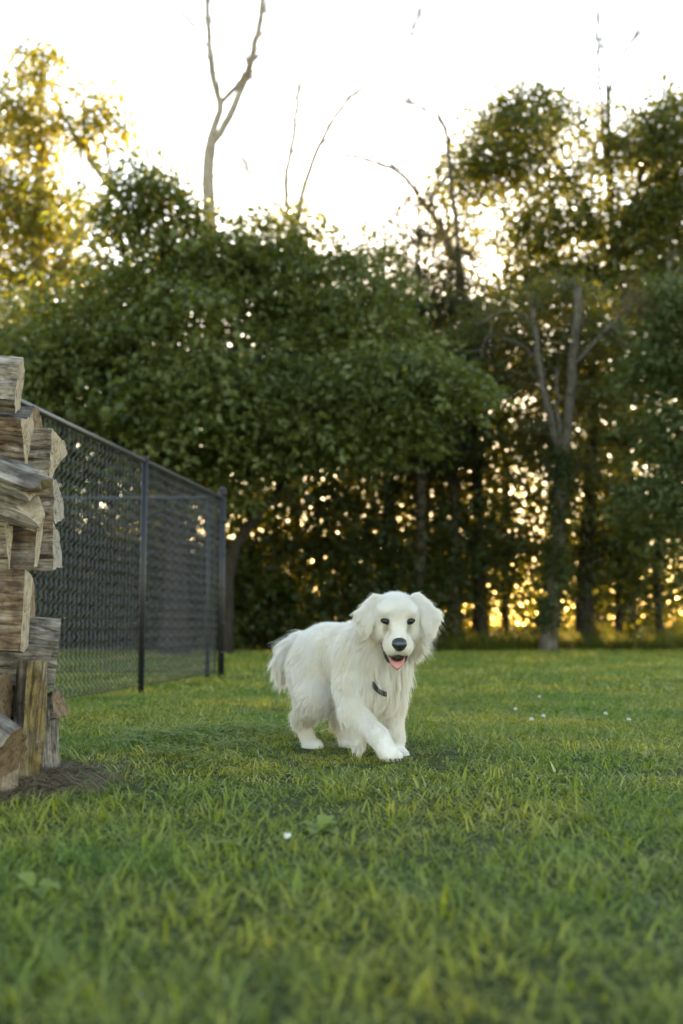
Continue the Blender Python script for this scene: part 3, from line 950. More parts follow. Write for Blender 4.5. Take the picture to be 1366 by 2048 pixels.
# gate-side post tucked behind the corner
post(CORNER + FU * .16 + BU * .10, .022, FH - .06, 'loop')
for a, b in ((CORNER, CORNER + FU * SP * 3), (CORNER, CORNER + BU * SP * 2.2)):
    mb = MB()
    up = np.array([0, 0, FH - .045])
    mb.tube([a + up, (a + b) / 2 + up + np.array([0, 0, -.004]), b + up], .019, 10)
    mb.build('top_rail', M['rail'], fence, origin=CORNER)
    mb = MB()
    lo = np.array([0, 0, .055])
    mb.tube([a + lo, (a + b) / 2 + lo, b + lo], .004, 5)
    mb.build('tension_wire', M['fence_post'], fence, origin=CORNER)
for u in (FU, BU):
    mb = MB()
    p = CORNER + u * .06
    mb.tube([p + np.array([0, 0, .04]), p + np.array([0, 0, FH - .05])], .008, 6)
    mb.build('tension_bar', M['fence_post'], fence, origin=CORNER)
for z in (.25, .55, .9, 1.25, 1.6):
    mb = MB()
    mb.tube([CORNER + np.array([0, 0, z - .012]), CORNER + np.array([0, 0, z + .012])], .039, 14)
    mb.build('brace_band', M['fence_post'], fence, origin=CORNER)
chain_link(CORNER + FU * .06 + off_w, FU, SP * 3 - .1, fence)
chain_link(CORNER + BU * .06 + np.array([0, .035, 0]), BU, SP * 2.1, fence)


# ------------------------------------------------------------------ firewood
def wood_mat(name, c0, c1, c2, grey=.5, scale=1.0, bump=.6):
    """split wood: long fibres along local x, greyed in patches"""
    m, nt, out = new_mat(name)
    tc = N(nt, 'ShaderNodeTexCoord')
    oi = N(nt, 'ShaderNodeObjectInfo')
    mp = N(nt, 'ShaderNodeMapping')
    mp.inputs['Scale'].default_value = (7.0 * scale, 55 * scale, 55 * scale)
    nt.links.new(tc.outputs['Object'], mp.inputs[0])
    add = N(nt, 'ShaderNodeVectorMath', operation='ADD')
    nt.links.new(mp.outputs[0], add.inputs[0])
    sc = N(nt, 'ShaderNodeVectorMath', operation='SCALE')
    sc.inputs[0].default_value = (37, 51, 23)
    nt.links.new(oi.outputs['Random'], sc.inputs['Scale'])
    nt.links.new(sc.outputs[0], add.inputs[1])
    nz = N(nt, 'ShaderNodeTexNoise', in_Scale=1.0, in_Detail=7.0, in_Roughness=.62, in_Distortion=.9)
    nt.links.new(add.outputs[0], nz.inputs['Vector'])
    big = N(nt, 'ShaderNodeTexNoise', in_Scale=9.0, in_Detail=3.0)
    nt.links.new(tc.outputs['Object'], big.inputs['Vector'])
    c = ramp(nt, nz.outputs[0], [(.27, tuple(v * .4 for v in c0)), (.35, c0), (.5, c1), (.70, c2)])
    g = ramp(nt, nz.outputs[0], [(.30, (.025, .020, .016)), (.37, (.085, .074, .062)), (.55, (.235, .20, .16)), (.75, (.41, .36, .29))])
    gf = ramp(nt, big.outputs[0], [(.5 - .25 * grey, (0, 0, 0)), (.95 - .6 * grey, (1, 1, 1))])
    c = mixc(nt, c, g, gf)
    st = N(nt, 'ShaderNodeTexNoise', in_Scale=23.0, in_Detail=6.0, in_Roughness=.7)
    nt.links.new(tc.outputs['Object'], st.inputs['Vector'])
    c = mixc(nt, c, ramp(nt, st.outputs[0], [(.36, (.48, .44, .40)), (.56, (1, 1, 1)), (.72, (1.12, 1.1, 1.06))]), 1.0, 'MULTIPLY')
    p = N(nt, 'ShaderNodeBsdfPrincipled', in_Roughness=.82)
    p.inputs['Specular IOR Level'].default_value = .25
    nt.links.new(c, p.inputs['Base Color'])
    b = N(nt, 'ShaderNodeBump', in_Strength=bump, in_Distance=.012)
    nt.links.new(nz.outputs[0], b.inputs['Height'])
    nt.links.new(b.outputs[0], p.inputs['Normal'])
    nt.links.new(p.outputs[0], out.inputs[0])
    return m


def end_mat(name, a, b_):
    """sawn end: growth rings round the local x axis, fine saw marks"""
    m, nt, out = new_mat(name)
    tc = N(nt, 'ShaderNodeTexCoord')
    w = N(nt, 'ShaderNodeTexWave', wave_type='RINGS', rings_direction='X', in_Scale=26.0, in_Distortion=3.0, in_Detail=3.0)
    nt.links.new(tc.outputs['Object'], w.inputs['Vector'])
    nz = N(nt, 'ShaderNodeTexNoise', in_Scale=32.0, in_Detail=6.0)
    nt.links.new(tc.outputs['Object'], nz.inputs['Vector'])
    c = ramp(nt, w.outputs[0], [(0, tuple(x * .9 for x in a)), (1, a)])
    c = mixc(nt, c, b_, ramp(nt, nz.outputs[0], [(.42, (0, 0, 0)), (.72, (1, 1, 1))]))
    ck = N(nt, 'ShaderNodeTexNoise', in_Scale=11.0, in_Detail=8.0, in_Roughness=.75, in_Distortion=2.5)
    nt.links.new(tc.outputs['Object'], ck.inputs['Vector'])
    c = mixc(nt, c, ramp(nt, ck.outputs[0], [(.40, (.35, .29, .23)), (.46, (.85, .82, .78)), (.6, (1, 1, 1))]), 1.0, 'MULTIPLY')
    p = N(nt, 'ShaderNodeBsdfPrincipled', in_Roughness=.88)
    p.inputs['Specular IOR Level'].default_value = .2
    nt.links.new(c, p.inputs['Base Color'])
    b = N(nt, 'ShaderNodeBump', in_Strength=.4, in_Distance=.006)
    nt.links.new(nz.outputs[0], b.inputs['Height'])
    nt.links.new(b.outputs[0], p.inputs['Normal'])
    nt.links.new(p.outputs[0], out.inputs[0])
    return m


M['wood_grey'] = wood_mat('weathered_wood', (.075, .062, .050), (.23, .195, .16), (.40, .36, .31), .8)
M['wood_brown'] = wood_mat('brown_split_wood', (.040, .024, .014), (.14, .088, .052), (.27, .19, .12), .25)
M['wood_tan'] = wood_mat('tan_split_wood', (.09, .058, .034), (.25, .18, .115), (.42, .33, .23), .4)
M['wood_moss'] = wood_mat('mossy_split_wood', (.045, .030, .012), (.17, .115, .040), (.27, .20, .075), .15)
M['log_bark'] = wood_mat('log_bark', (.022, .017, .013), (.085, .068, .053), (.20, .175, .145), .5, .45, 1.0)
M['end_cream'] = end_mat('sawn_end_cream', (.37, .305, .22), (.22, .175, .125))
M['end_grey'] = end_mat('sawn_end_grey', (.31, .28, .235), (.19, .17, .145))
M['end_brown'] = end_mat('sawn_end_brown', (.22, .15, .09), (.12, .08, .05))


def section(kind, w, h):
    """outline (y, z) of a split log and which of its edges are bark"""
    if kind == 'slab':
        P = [(-w, -h * .9), (-w * .2, -h), (w * .9, -h * .85), (w, h * .8), (w * .1, h), (-w * .95, h * .9)]
        Bk = [0, 0, 0, 0, 0, 0]
    elif kind == 'wedge':
        P = [(-w, h * .9), (-w * .3, h), (w * .5, h * .95), (w, h * .7), (w * .35, -h * .3), (0, -h), (-w * .55, -h * .1)]
        Bk = [1, 1, 1, 0, 0, 0, 0]
    elif kind == 'half':
        a = np.linspace(math.pi * 1.02, -.02, 9)
        P = [(w * math.cos(t), -h + 2 * h * math.sin(t)) for t in a]
        Bk = [1] * 8 + [0]
    elif kind == 'quarter':
        a = np.linspace(0, math.pi / 2, 7)
        P = [(-w, -h)] + [(-w + 2 * w * math.cos(t), -h + 2 * h * math.sin(t)) for t in a]
        Bk = [0] + [1] * 6 + [0]
    else:
        a = np.linspace(0, 2 * math.pi, 17)[:-1]
        P = [(w * math.cos(t), h * math.sin(t)) for t in a]
        Bk = [1] * 16
    return np.array(P), Bk


def log(label, px, py, d, L, w, h, kind, side, end, yaw=0.0, tilt=0.0, roll=0.0, bark=True, taper=.0, ragged=0.0, axis='x'):
    """(px, py, d): where its sawn end's centre stands; L length to the left of it; w, h half sizes in metres"""
    P, Bk = section(kind, w, h)
    P = P * (1 + rng.uniform(-.15, .12, (len(P), 1))) if kind != 'round' else P
    # resample the outline
    pts, bk = [], []
    for i in range(len(P)):
        a, b = P[i], P[(i + 1) % len(P)]
        m = max(1, int(round(np.linalg.norm(b - a) / .011)))
        for k in range(m):
            pts.append(a + (b - a) * k / m)
            bk.append(Bk[i])
    pts = np.array(pts)
    n, rings = len(pts), max(8, int(L / .035))
    seed = random.uniform(0, 50)
    V = []
    for r in range(rings):
        t = r / (rings - 1)
        x = -L * t
        sc = 1 - taper * t
        for i, (y, z) in enumerate(pts):
            f = mnoise.noise((y * 22 + seed, z * 22, x * 5)) * .012 + abs(mnoise.noise((y * 70 + seed, z * 70, x * 3.5))) * -.010 + mnoise.noise((y * 150 + seed, z * 150, x * 9)) * .003
            if bk[i]:
                f += mnoise.noise((y * 45 + seed, z * 45, x * 28)) * .006
            q = unit(np.array([y, z]))
            xx = x + (mnoise.noise((y * 22 + seed, z * 22, t * 3)) * ragged if r == 0 else 0) + random.uniform(-.001, .001)
            bow = .012 * math.sin(t * 3 + seed)
            V.append((xx, y * sc + q[0] * f + bow, z * sc + q[1] * f))
    V = np.array(V)
    quad_s, quad_b = [], []
    for r in range(rings - 1):
        for i in range(n):
            f = (r * n + i, r * n + (i + 1) % n, (r + 1) * n + (i + 1) % n, (r + 1) * n + i)
            (quad_b if bk[i] and bark else quad_s).append(f)
    loc = at(px, py, d)
    rot = (roll, tilt, yaw)
    body_mat = M[side]

    def sub(name, faces, mat, parent=None, smooth=True):
        used = sorted({v for f in faces for v in f})
        mp = {v: i for i, v in enumerate(used)}
        return mesh_np(name, V[used], [tuple(mp[v] for v in f) for f in faces], mat, parent, smooth)
    if not quad_s:
        quad_s, quad_b = quad_b, []
        body_mat = M['log_bark']
    c2 = len(V)
    cL = V[(rings - 1) * n:].mean(0)
    # inner ring of the sawn face so that the end shades evenly
    V = np.concatenate([V, V[:n] * np.array([1, .55, .55]) + np.array([-.002, 0, 0]), [[V[:n, 0].mean() - .001, 0, 0]], [cL]])
    ends = []
    for i in range(n):
        k = (i + 1) % n
        ends.append((i, c2 + i, c2 + k, k))
        ends.append((c2 + i, c2 + n, c2 + k))
    back = [((rings - 1) * n + i, (rings - 1) * n + (i + 1) % n, c2 + n + 1) for i in range(n)]
    o = sub('firewood_log', quad_s + back, body_mat, None, kind == 'round')
    o.location = loc
    o.rotation_euler = rot
    tag(o, label, 'log', 'split firewood logs in the stack')
    if quad_b:
        sub('bark', quad_b, M['log_bark'], o)
    sub('cut_end', ends, M[end], o, False)
    return o


log('grey split log lying on the very top of the stack', 40, 768, 3.72, .42, .10, .092, 'slab', 'wood_grey', 'end_cream', yaw=R(10), tilt=R(5))
log('small grey log peeking out below and behind the top log', 70, 838, 4.25, .38, .07, .052, 'half', 'wood_grey', 'end_brown', yaw=R(-6), tilt=R(3))
log('split log with a wide white triangular end under the top log', 56, 890, 3.80, .40, .085, .100, 'wedge', 'wood_brown', 'end_cream', yaw=R(0), tilt=R(4), roll=R(12))
log('wedge log with shaggy bark on top and cream end facing the fence', 112, 922, 4.20, .40, .085, .105, 'wedge', 'wood_tan', 'end_cream', yaw=R(-9), tilt=R(2), roll=R(-22))
log('thick weathered log slanting down to a ragged broken end', 76, 985, 3.66, .46, .095, .095, 'half', 'wood_grey', 'end_cream', yaw=R(6), tilt=R(17), roll=R(-50), ragged=.07)
log('pale ended log jutting out beside the slanting log', 118, 1000, 4.22, .40, .06, .080, 'quarter', 'wood_tan', 'end_grey', yaw=R(-4), roll=R(10))
log('dark brown split log in the middle of the stack', 76, 1105, 3.85, .42, .085, .095, 'quarter', 'wood_brown', 'end_cream', yaw=R(9), tilt=R(2), roll=R(-95))
log('bark covered log with a pale oval end next to the fence', 114, 1092, 4.22, .40, .055, .085, 'quarter', 'wood_tan', 'end_grey', yaw=R(-4), roll=R(4))
log('cream narrow log standing out at far left middle of stack', 20, 1092, 3.66, .30, .05, .085, 'wedge', 'wood_tan', 'end_cream', yaw=R(2), roll=R(10))
log('broad banded grey and brown log below the middle of the stack', 54, 1228, 3.70, .44, .10, .142, 'slab', 'wood_brown', 'end_cream', yaw=R(8), tilt=R(2))
log('narrow dark log wedged behind the broad banded log', 66, 1195, 4.05, .38, .05, .075, 'quarter', 'wood_brown', 'end_brown', yaw=R(6))
log('round weathered grey log with smooth rounded shoulder near the bottom', 116, 1300, 4.12, .42, .10, .122, 'half', 'wood_grey', 'end_grey', yaw=R(14), tilt=R(4), bark=False)
log('short grey log low down beside the upright piece', 116, 1405, 4.15, .36, .07, .055, 'half', 'wood_grey', 'end_brown', yaw=R(-10), tilt=R(-14))
log('dark bark log at bottom of stack in shadow behind upright piece', 60, 1440, 4.05, .40, .10, .12, 'round', 'wood_brown', 'end_brown', yaw=R(-3))
log('shaggy bark log resting on ground at bottom left corner', 26, 1500, 3.45, .30, .09, .085, 'half', 'wood_brown', 'end_brown', yaw=R(-15), tilt=R(28), roll=R(10))
log('dark log in the hollow at left, above the corner log', 10, 1400, 3.85, .30, .09, .09, 'round', 'wood_brown', 'end_brown', yaw=R(-6))


def upright(label, px, py_top, d, h, w, dep, side, end, lean):
    o = log(label, px, py_top, d, h, w, dep, 'wedge', side, end)
    o.rotation_euler = (0, -math.pi / 2 + lean, R(35))
    return o


upright('upright mossy yellow split piece propping the end of the stack', 72, 1322, 3.92, .46, .055, .05, 'wood_moss', 'end_brown', R(4))
upright('upright dark weathered piece just behind the mossy one', 90, 1420, 4.12, .30, .05, .045, 'wood_grey', 'end_brown', R(-6))
upright('short upright bark stub standing at bottom left of stack', 8, 1468, 3.52, .25, .05, .06, 'wood_tan', 'end_brown', R(3))

# ------------------------------------------------------------------ dog
ALPHA = R(28)
DO = np.array([.043, 4.60, 0.0])
DFW = np.array([math.sin(ALPHA), -math.cos(ALPHA), 0.0])      # the way the dog walks
DLF = np.array([math.cos(ALPHA), math.sin(ALPHA), 0.0])       # its left side
DUP = np.array([0, 0, 1.0])


def dog(x, y, z):
    return DO + DFW * x + DLF * y + DUP * z


def dvec(x, y, z):
    return DFW * x + DLF * y + DUP * z


# head frame
HC = at(792, 1226, 4.235)
hy, hp = R(-2.5), R(30)
H_F = np.array([math.sin(-hy), -math.cos(hy), 0.0])
H_F = unit(H_F * math.cos(hp) - DUP * math.sin(hp))
H_L = unit(np.cross(DUP, H_F))
H_U = np.cross(H_F, H_L)


def head(x, y, z):
    return HC + H_F * x + H_L * y + H_U * z


def hvec(x, y, z):
    return H_F * x + H_L * y + H_U * z


PR = []     # primitives: shape, blend, fur flow, length, lift


def cone(a, b, r1, r2, k=.03, flow=(-.5, 0, -.6), L=.035, lift=.35, sq=None, fv=None):
    PR.append(dict(t='c', a=np.asarray(a), b=np.asarray(b), r1=r1, r2=r2, k=k, flow=fv if fv is not None else dvec(*flow), L=L, lift=lift))


def ell(c, ax, r, k=.03, flow=(-.5, 0, -.6), L=.035, lift=.35, fv=None, cut=False):
    PR.append(dict(t='e', c=np.asarray(c), ax=np.array(ax), r=np.asarray(r, float), k=k, flow=fv if fv is not None else dvec(*flow), L=L, lift=lift, cut=cut))


D_AX = (DFW, DLF, DUP)
H_AX = (H_F, H_L, H_U)
# trunk
ell(dog(.10, 0, .385), D_AX, (.20, .124, .148), .05, (-.75, 0, -.65), .018, .16)
ell(dog(-.12, 0, .405), D_AX, (.22, .114, .124), .06, (-.8, 0, -.6), .018, .16)
ell(dog(-.235, 0, .415), D_AX, (.125, .114, .108), .05, (-.7, 0, -.75), .022, .2)
ell(dog(.20, 0, .335), D_AX, (.105, .108, .135), .05, (.15, 0, -1), .045, .28)
ell(dog(.11, 0, .470), D_AX, (.13, .078, .052), .06, (-1, 0, -.2), .026, .25)
for s in (-1, 1):
    ell(dog(.155, s * .090, .370), D_AX, (.078, .052, .125), .045, (-.5, 0, -1), .023, .28)          # shoulder
    ell(dog(-.20, s * .090, .335), D_AX, (.108, .056, .145), .05, (-.55, 0, -1), .026, .3)           # thigh
# neck, sloping up to the head
nb = head(-.06, 0, -.075)
cone(dog(.15, 0, .395), nb, .108, .072, .06, (-.3, 0, -1), .034, .32)
cone(dog(.19, 0, .36), head(-.03, 0, -.10), .10, .066, .05, (.1, 0, -1), .060, .35)                    # throat
# right foreleg, lifted and reaching forward
SH_R = dog(.165, -.095, .29)
EL_R = dog(.200, -.100, .185)
WR_R = dog(.335, -.074, .115)
PW_R = dog(.392, -.070, .070)
cone(SH_R, EL_R, .064, .052, .04, (-.3, 0, -1), .024, .3)
cone(EL_R, WR_R, .046, .032, .03, (.35, 0, -.8), .019, .3)
cone(WR_R, PW_R, .034, .033, .02, (.8, 0, -.5), .012, .2)
ell(dog(.412, -.068, .060), D_AX, (.048, .034, .028), .015, (.9, 0, -.4), .010, .15)
for q in (-.024, -.008, .008, .024):
    ell(dog(.442 - abs(q) * .5, -.066 + q, .051), D_AX, (.022, .0105, .017), .006, (.9, 0, -.4), .008, .15)
cone(dog(.19, -.10, .14), dog(.25, -.10, .085), .024, .014, .04, (-.5, 0, -1), .036, .35)              # feathering at the elbow
# left foreleg, carrying the weight
cone(dog(.15, .09, .30), dog(.145, .100, .215), .064, .050, .04, (-.2, 0, -1), .022, .25)
cone(dog(.145, .100, .215), dog(.175, .092, .09), .046, .034, .03, (-.1, 0, -1), .015, .22)
cone(dog(.175, .092, .09), dog(.18, .090, .035), .035, .034, .02, (0, 0, -1), .014, .2)
ell(dog(.205, .090, .026), D_AX, (.050, .037, .028), .02, (.7, 0, -.6), .010, .15)
# hind legs
for s, knee, hock, foot in ((-1, (-.115, -.108, .225), (-.275, -.092, .135), (-.235, -.070, .028)), (1, (-.10, .10, .215), (-.235, .075, .125), (-.165, .062, .040))):
    hip = dog(-.22, s * .082, .34)
    cone(hip, dog(*knee), .088, .066, .05, (-.5, 0, -1), .026, .3)
    cone(dog(*knee), dog(*hock), .060, .036, .04, (-.7, 0, -.8), .032, .3)
    cone(dog(*hock), dog(*foot), .029, .027, .025, (-.2, 0, -1), .016, .25)
    ell(dog(foot[0] + .030, foot[1], foot[2]), D_AX, (.050, .036, .028), .02, (.7, 0, -.6), .010, .15)
    cone(dog(-.29, s * .085, .30), dog(-.30, s * .09, .20), .034, .018, .05, (-.7, 0, -1), .030, .3)       # breeches
# tail swung out to its right
TP = [dog(-.31, 0, .445), dog(-.350, -.048, .452), dog(-.372, -.090, .428), dog(-.380, -.118, .380), dog(-.376, -.128, .335)]
for i, (r1, r2) in enumerate(((.036, .030), (.030, .028), (.028, .022), (.022, .012))):
    fl = unit(TP[i + 1] - TP[i]) * .7 + np.array([-.12, .05, -.8])
    cone(TP[i], TP[i + 1], r1, r2, .03, fv=fl, L=.058, lift=.42)
# head
ell(head(-.005, 0, -.002), H_AX, (.088, .088, .069), .03, fv=hvec(-.8, 0, .25), L=.012, lift=.25)
ell(head(.045, 0, .014), H_AX, (.052, .064, .052), .03, fv=hvec(-.7, 0, .7), L=.010, lift=.3)
for s in (-1, 1):
    ell(head(.060, s * .042, .044), H_AX, (.026, .026, .016), .02, fv=hvec(-.6, s * .3, .7), L=.010, lift=.3)         # brow
    ell(head(.035, s * .055, -.040), H_AX, (.055, .036, .048), .03, fv=hvec(-.8, s * .3, -.5), L=.012, lift=.25)      # cheek
    ell(head(-.034, s * .070, -.085), H_AX, (.050, .034, .066), .035, fv=hvec(-.3, s * .9, -.7), L=.056, lift=.55)     # ruff under the ear
    ell(head(.124, s * .0245, -.063), H_AX, (.044, .029, .033), .018, fv=hvec(-.8, s * .35, -.45), L=.008, lift=.25)   # flews
cone(head(.062, 0, -.020), head(.146, 0, -.038), .047, .032, .03, fv=hvec(-1, 0, .15), L=.008, lift=.25)              # bridge of the muzzle
cone(head(.010, 0, -.100), head(.098, 0, -.150), .042, .023, .022, fv=hvec(-.7, 0, -.8), L=.012, lift=.25)            # lower jaw, dropped
ell(head(.106, 0, -.112), H_AX, (.074, .036, .022), -.008, cut=True)                                                 # the open mouth
for s in (-1, 1):
    ell(head(.094, s * .045, .015), H_AX, (.016, .016, .0115), -.012, cut=True)                                       # eye sockets
    ell(head(.100, s * .040, -.024), H_AX, (.030, .014, .022), -.022, cut=True)                                      # hollow beside the bridge


def hw(x, y, z):
    return HC + np.array([x, y, z])


def ear(s, A, T, Bo):
    """three-cornered flap: root A, swung-out corner T, hanging corner Bo"""
    thin = unit(np.array([s * .30, -1.0, .18]))
    A, T, Bo = np.array(A), np.array(T), np.array(Bo)
    G_ = (A + T + Bo) / 3
    for a, b, wd, L, k, out in ((A, T, .014, .030, .016, .6), (A, Bo, .020, .014, .012, 0.0), (T, Bo, .014, .040, .010, .6), (A, G_, .026, .012, .014, .2), (G_, Bo, .022, .020, .010, .2)):
        a, b = hw(*a), hw(*b)
        d = unit(b - a)
        n = unit(np.cross(thin, d))
        w = np.cross(d, n)
        ell((a + b) / 2, (d, n, w), (np.linalg.norm(b - a) * .60 + .008, wd, .011), k, fv=np.array([s * out, -.05, -.8]), L=L, lift=.18)


ear(-1, (-.076, -.006, .050), (-.134, -.036, -.002), (-.108, -.058, -.050))
ear(1, (.080, -.006, .054), (.144, -.036, -.002), (.120, -.058, -.056))


def prim_d(p, X):
    if p['t'] == 'c':
        ab = p['b'] - p['a']
        t = np.clip(((X - p['a']) @ ab) / (ab @ ab), 0, 1)
        return np.linalg.norm(X - p['a'] - t[..., None] * ab, axis=-1) - (p['r1'] + (p['r2'] - p['r1']) * t)
    q = (X - p['c']) @ p['ax'].T
    k0 = np.linalg.norm(q / p['r'], axis=-1)
    k1 = np.linalg.norm(q / p['r'] ** 2, axis=-1)
    return k0 * (k0 - 1) / np.maximum(k1, 1e-6)


def body_field(h):
    lo, hi = np.full(3, 9.), np.full(3, -9.)
    bb = []
    for p in PR:
        if p['t'] == 'c':
            m = max(p['r1'], p['r2'])
            a, b = np.minimum(p['a'], p['b']) - m, np.maximum(p['a'], p['b']) + m
        else:
            e = np.sqrt(((p['ax'] * p['r'][:, None]) ** 2).sum(0))
            a, b = p['c'] - e, p['c'] + e
        bb.append((a, b))
        lo, hi = np.minimum(lo, a), np.maximum(hi, b)
    lo = lo - .05
    n = np.ceil((hi + .05 - lo) / h).astype(int) + 1
    G = np.full(n, .2, np.float32)
    for p, (a, b) in zip(PR, bb):
        k = abs(p['k'])
        i0 = np.maximum(0, np.floor((a - k - .03 - lo) / h).astype(int))
        i1 = np.minimum(n, np.ceil((b + k + .03 - lo) / h).astype(int) + 1)
        ax = [lo[c] + h * np.arange(i0[c], i1[c]) for c in range(3)]
        X = np.stack(np.meshgrid(*ax, indexing='ij'), -1)
        d = prim_d(p, X).astype(np.float32)
        sl = tuple(slice(i0[c], i1[c]) for c in range(3))
        g = G[sl]
        if p.get('cut'):
            d = -d
            hh = np.maximum(k - np.abs(g - d), 0) / k
            G[sl] = np.maximum(g, d) + hh * hh * k * .25
        else:
            hh = np.maximum(k - np.abs(g - d), 0) / k
            G[sl] = np.minimum(g, d) - hh * hh * k * .25
    return G, lo


def surface_nets(G, lo, h):
    S = G < 0
    n = np.array(G.shape)
    cell = np.zeros(n - 1, np.int8)
    corners = [(i, j, k) for i in (0, 1) for j in (0, 1) for k in (0, 1)]
    for (i, j, k) in corners:
        cell += S[i:n[0] - 1 + i, j:n[1] - 1 + j, k:n[2] - 1 + k]
    act = (cell > 0) & (cell < 8)
    idx = np.full(n - 1, -1, np.int64)
    A = np.argwhere(act)
    idx[act] = np.arange(len(A))
    acc, cnt = np.zeros((len(A), 3)), np.zeros((len(A), 1))
    vals = {c: G[A[:, 0] + c[0], A[:, 1] + c[1], A[:, 2] + c[2]] for c in corners}
    for ca in corners:
        for axn in range(3):
            if ca[axn]:
                continue
            cb = list(ca)
            cb[axn] = 1
            va, vb = vals[ca], vals[tuple(cb)]
            m = (va < 0) != (vb < 0)
            t = va[m] / (va[m] - vb[m])
            p = np.tile(np.array(ca, float), (m.sum(), 1))
            p[:, axn] = t
            acc[m] += p
            cnt[m] += 1
    V = lo + h * (A + acc / cnt)
    Fs = []
    for axn in range(3):
        o1, o2 = [(1, 2), (2, 0), (0, 1)][axn]
        sa = np.take(S, range(n[axn] - 1), axn)
        sb = np.take(S, range(1, n[axn]), axn)
        E = np.argwhere(sa != sb)
        E = E[(E[:, o1] > 0) & (E[:, o2] > 0) & (E[:, o1] < n[o1] - 1) & (E[:, o2] < n[o2] - 1)]
        ins = S[E[:, 0], E[:, 1], E[:, 2]]

        def cid(d1, d2):
            q = E.copy()
            q[:, o1] += d1
            q[:, o2] += d2
            return idx[q[:, 0], q[:, 1], q[:, 2]]
        Q = np.stack([cid(-1, -1), cid(0, -1), cid(0, 0), cid(-1, 0)], -1)
        Q[~ins] = Q[~ins][:, ::-1]
        Fs.append(Q)
    return V, np.concatenate(Fs)


def fur_mat(name, col, rough=.6):
    m, nt, out = new_mat(name)
    g = N(nt, 'ShaderNodeNewGeometry')
    nz = N(nt, 'ShaderNodeTexNoise', in_Scale=10.0, in_Detail=4.0)
    nt.links.new(g.outputs['Position'], nz.inputs['Vector'])
    c = ramp(nt, nz.outputs[0], [(.35, tuple(x * f for x, f in zip(col, (.95, .915, .85)))), (.65, col)])
    p = N(nt, 'ShaderNodeBsdfPrincipled', in_Roughness=rough)
    p.inputs['Specular IOR Level'].default_value = .25
    nt.links.new(c, p.inputs['Base Color'])
    t = N(nt, 'ShaderNodeBsdfTranslucent')
    nt.links.new(c, t.inputs['Color'])
    mx = N(nt, 'ShaderNodeMixShader', in_0=.35)
    nt.links.new(p.outputs[0], mx.inputs[1])
    nt.links.new(t.outputs[0], mx.inputs[2])
    nt.links.new(mx.outputs[0], out.inputs[0])
    return m


M['fur'] = fur_mat('cream_white_fur', (.80, .775, .735))
M['skin'] = simple_mat('dog_coat_base', (.78, .75, .70), .8, .1)
M['nose'] = simple_mat('wet_black_nose', (.012, .013, .016), .32, .6, bump=.1, bscale=260)
M['eye'] = simple_mat('dark_brown_eye', (.008, .006, .005), .16, .35)
M['rim'] = simple_mat('black_eyelid', (.010, .009, .009), .55, .3)
M['lips'] = simple_mat('black_lips', (.012, .010, .010), .4, .4)
M['tongue'] = simple_mat('pink_tongue', (.50, .20, .19), .4, .4, bump=.2, bscale=220, var=.12)
M['collar'] = simple_mat('black_collar_webbing', (.02, .02, .023), .6, .3, bump=.3, bscale=300)
M['metal'] = simple_mat('steel_tag', (.45, .45, .46), .3, .5, 1.0)


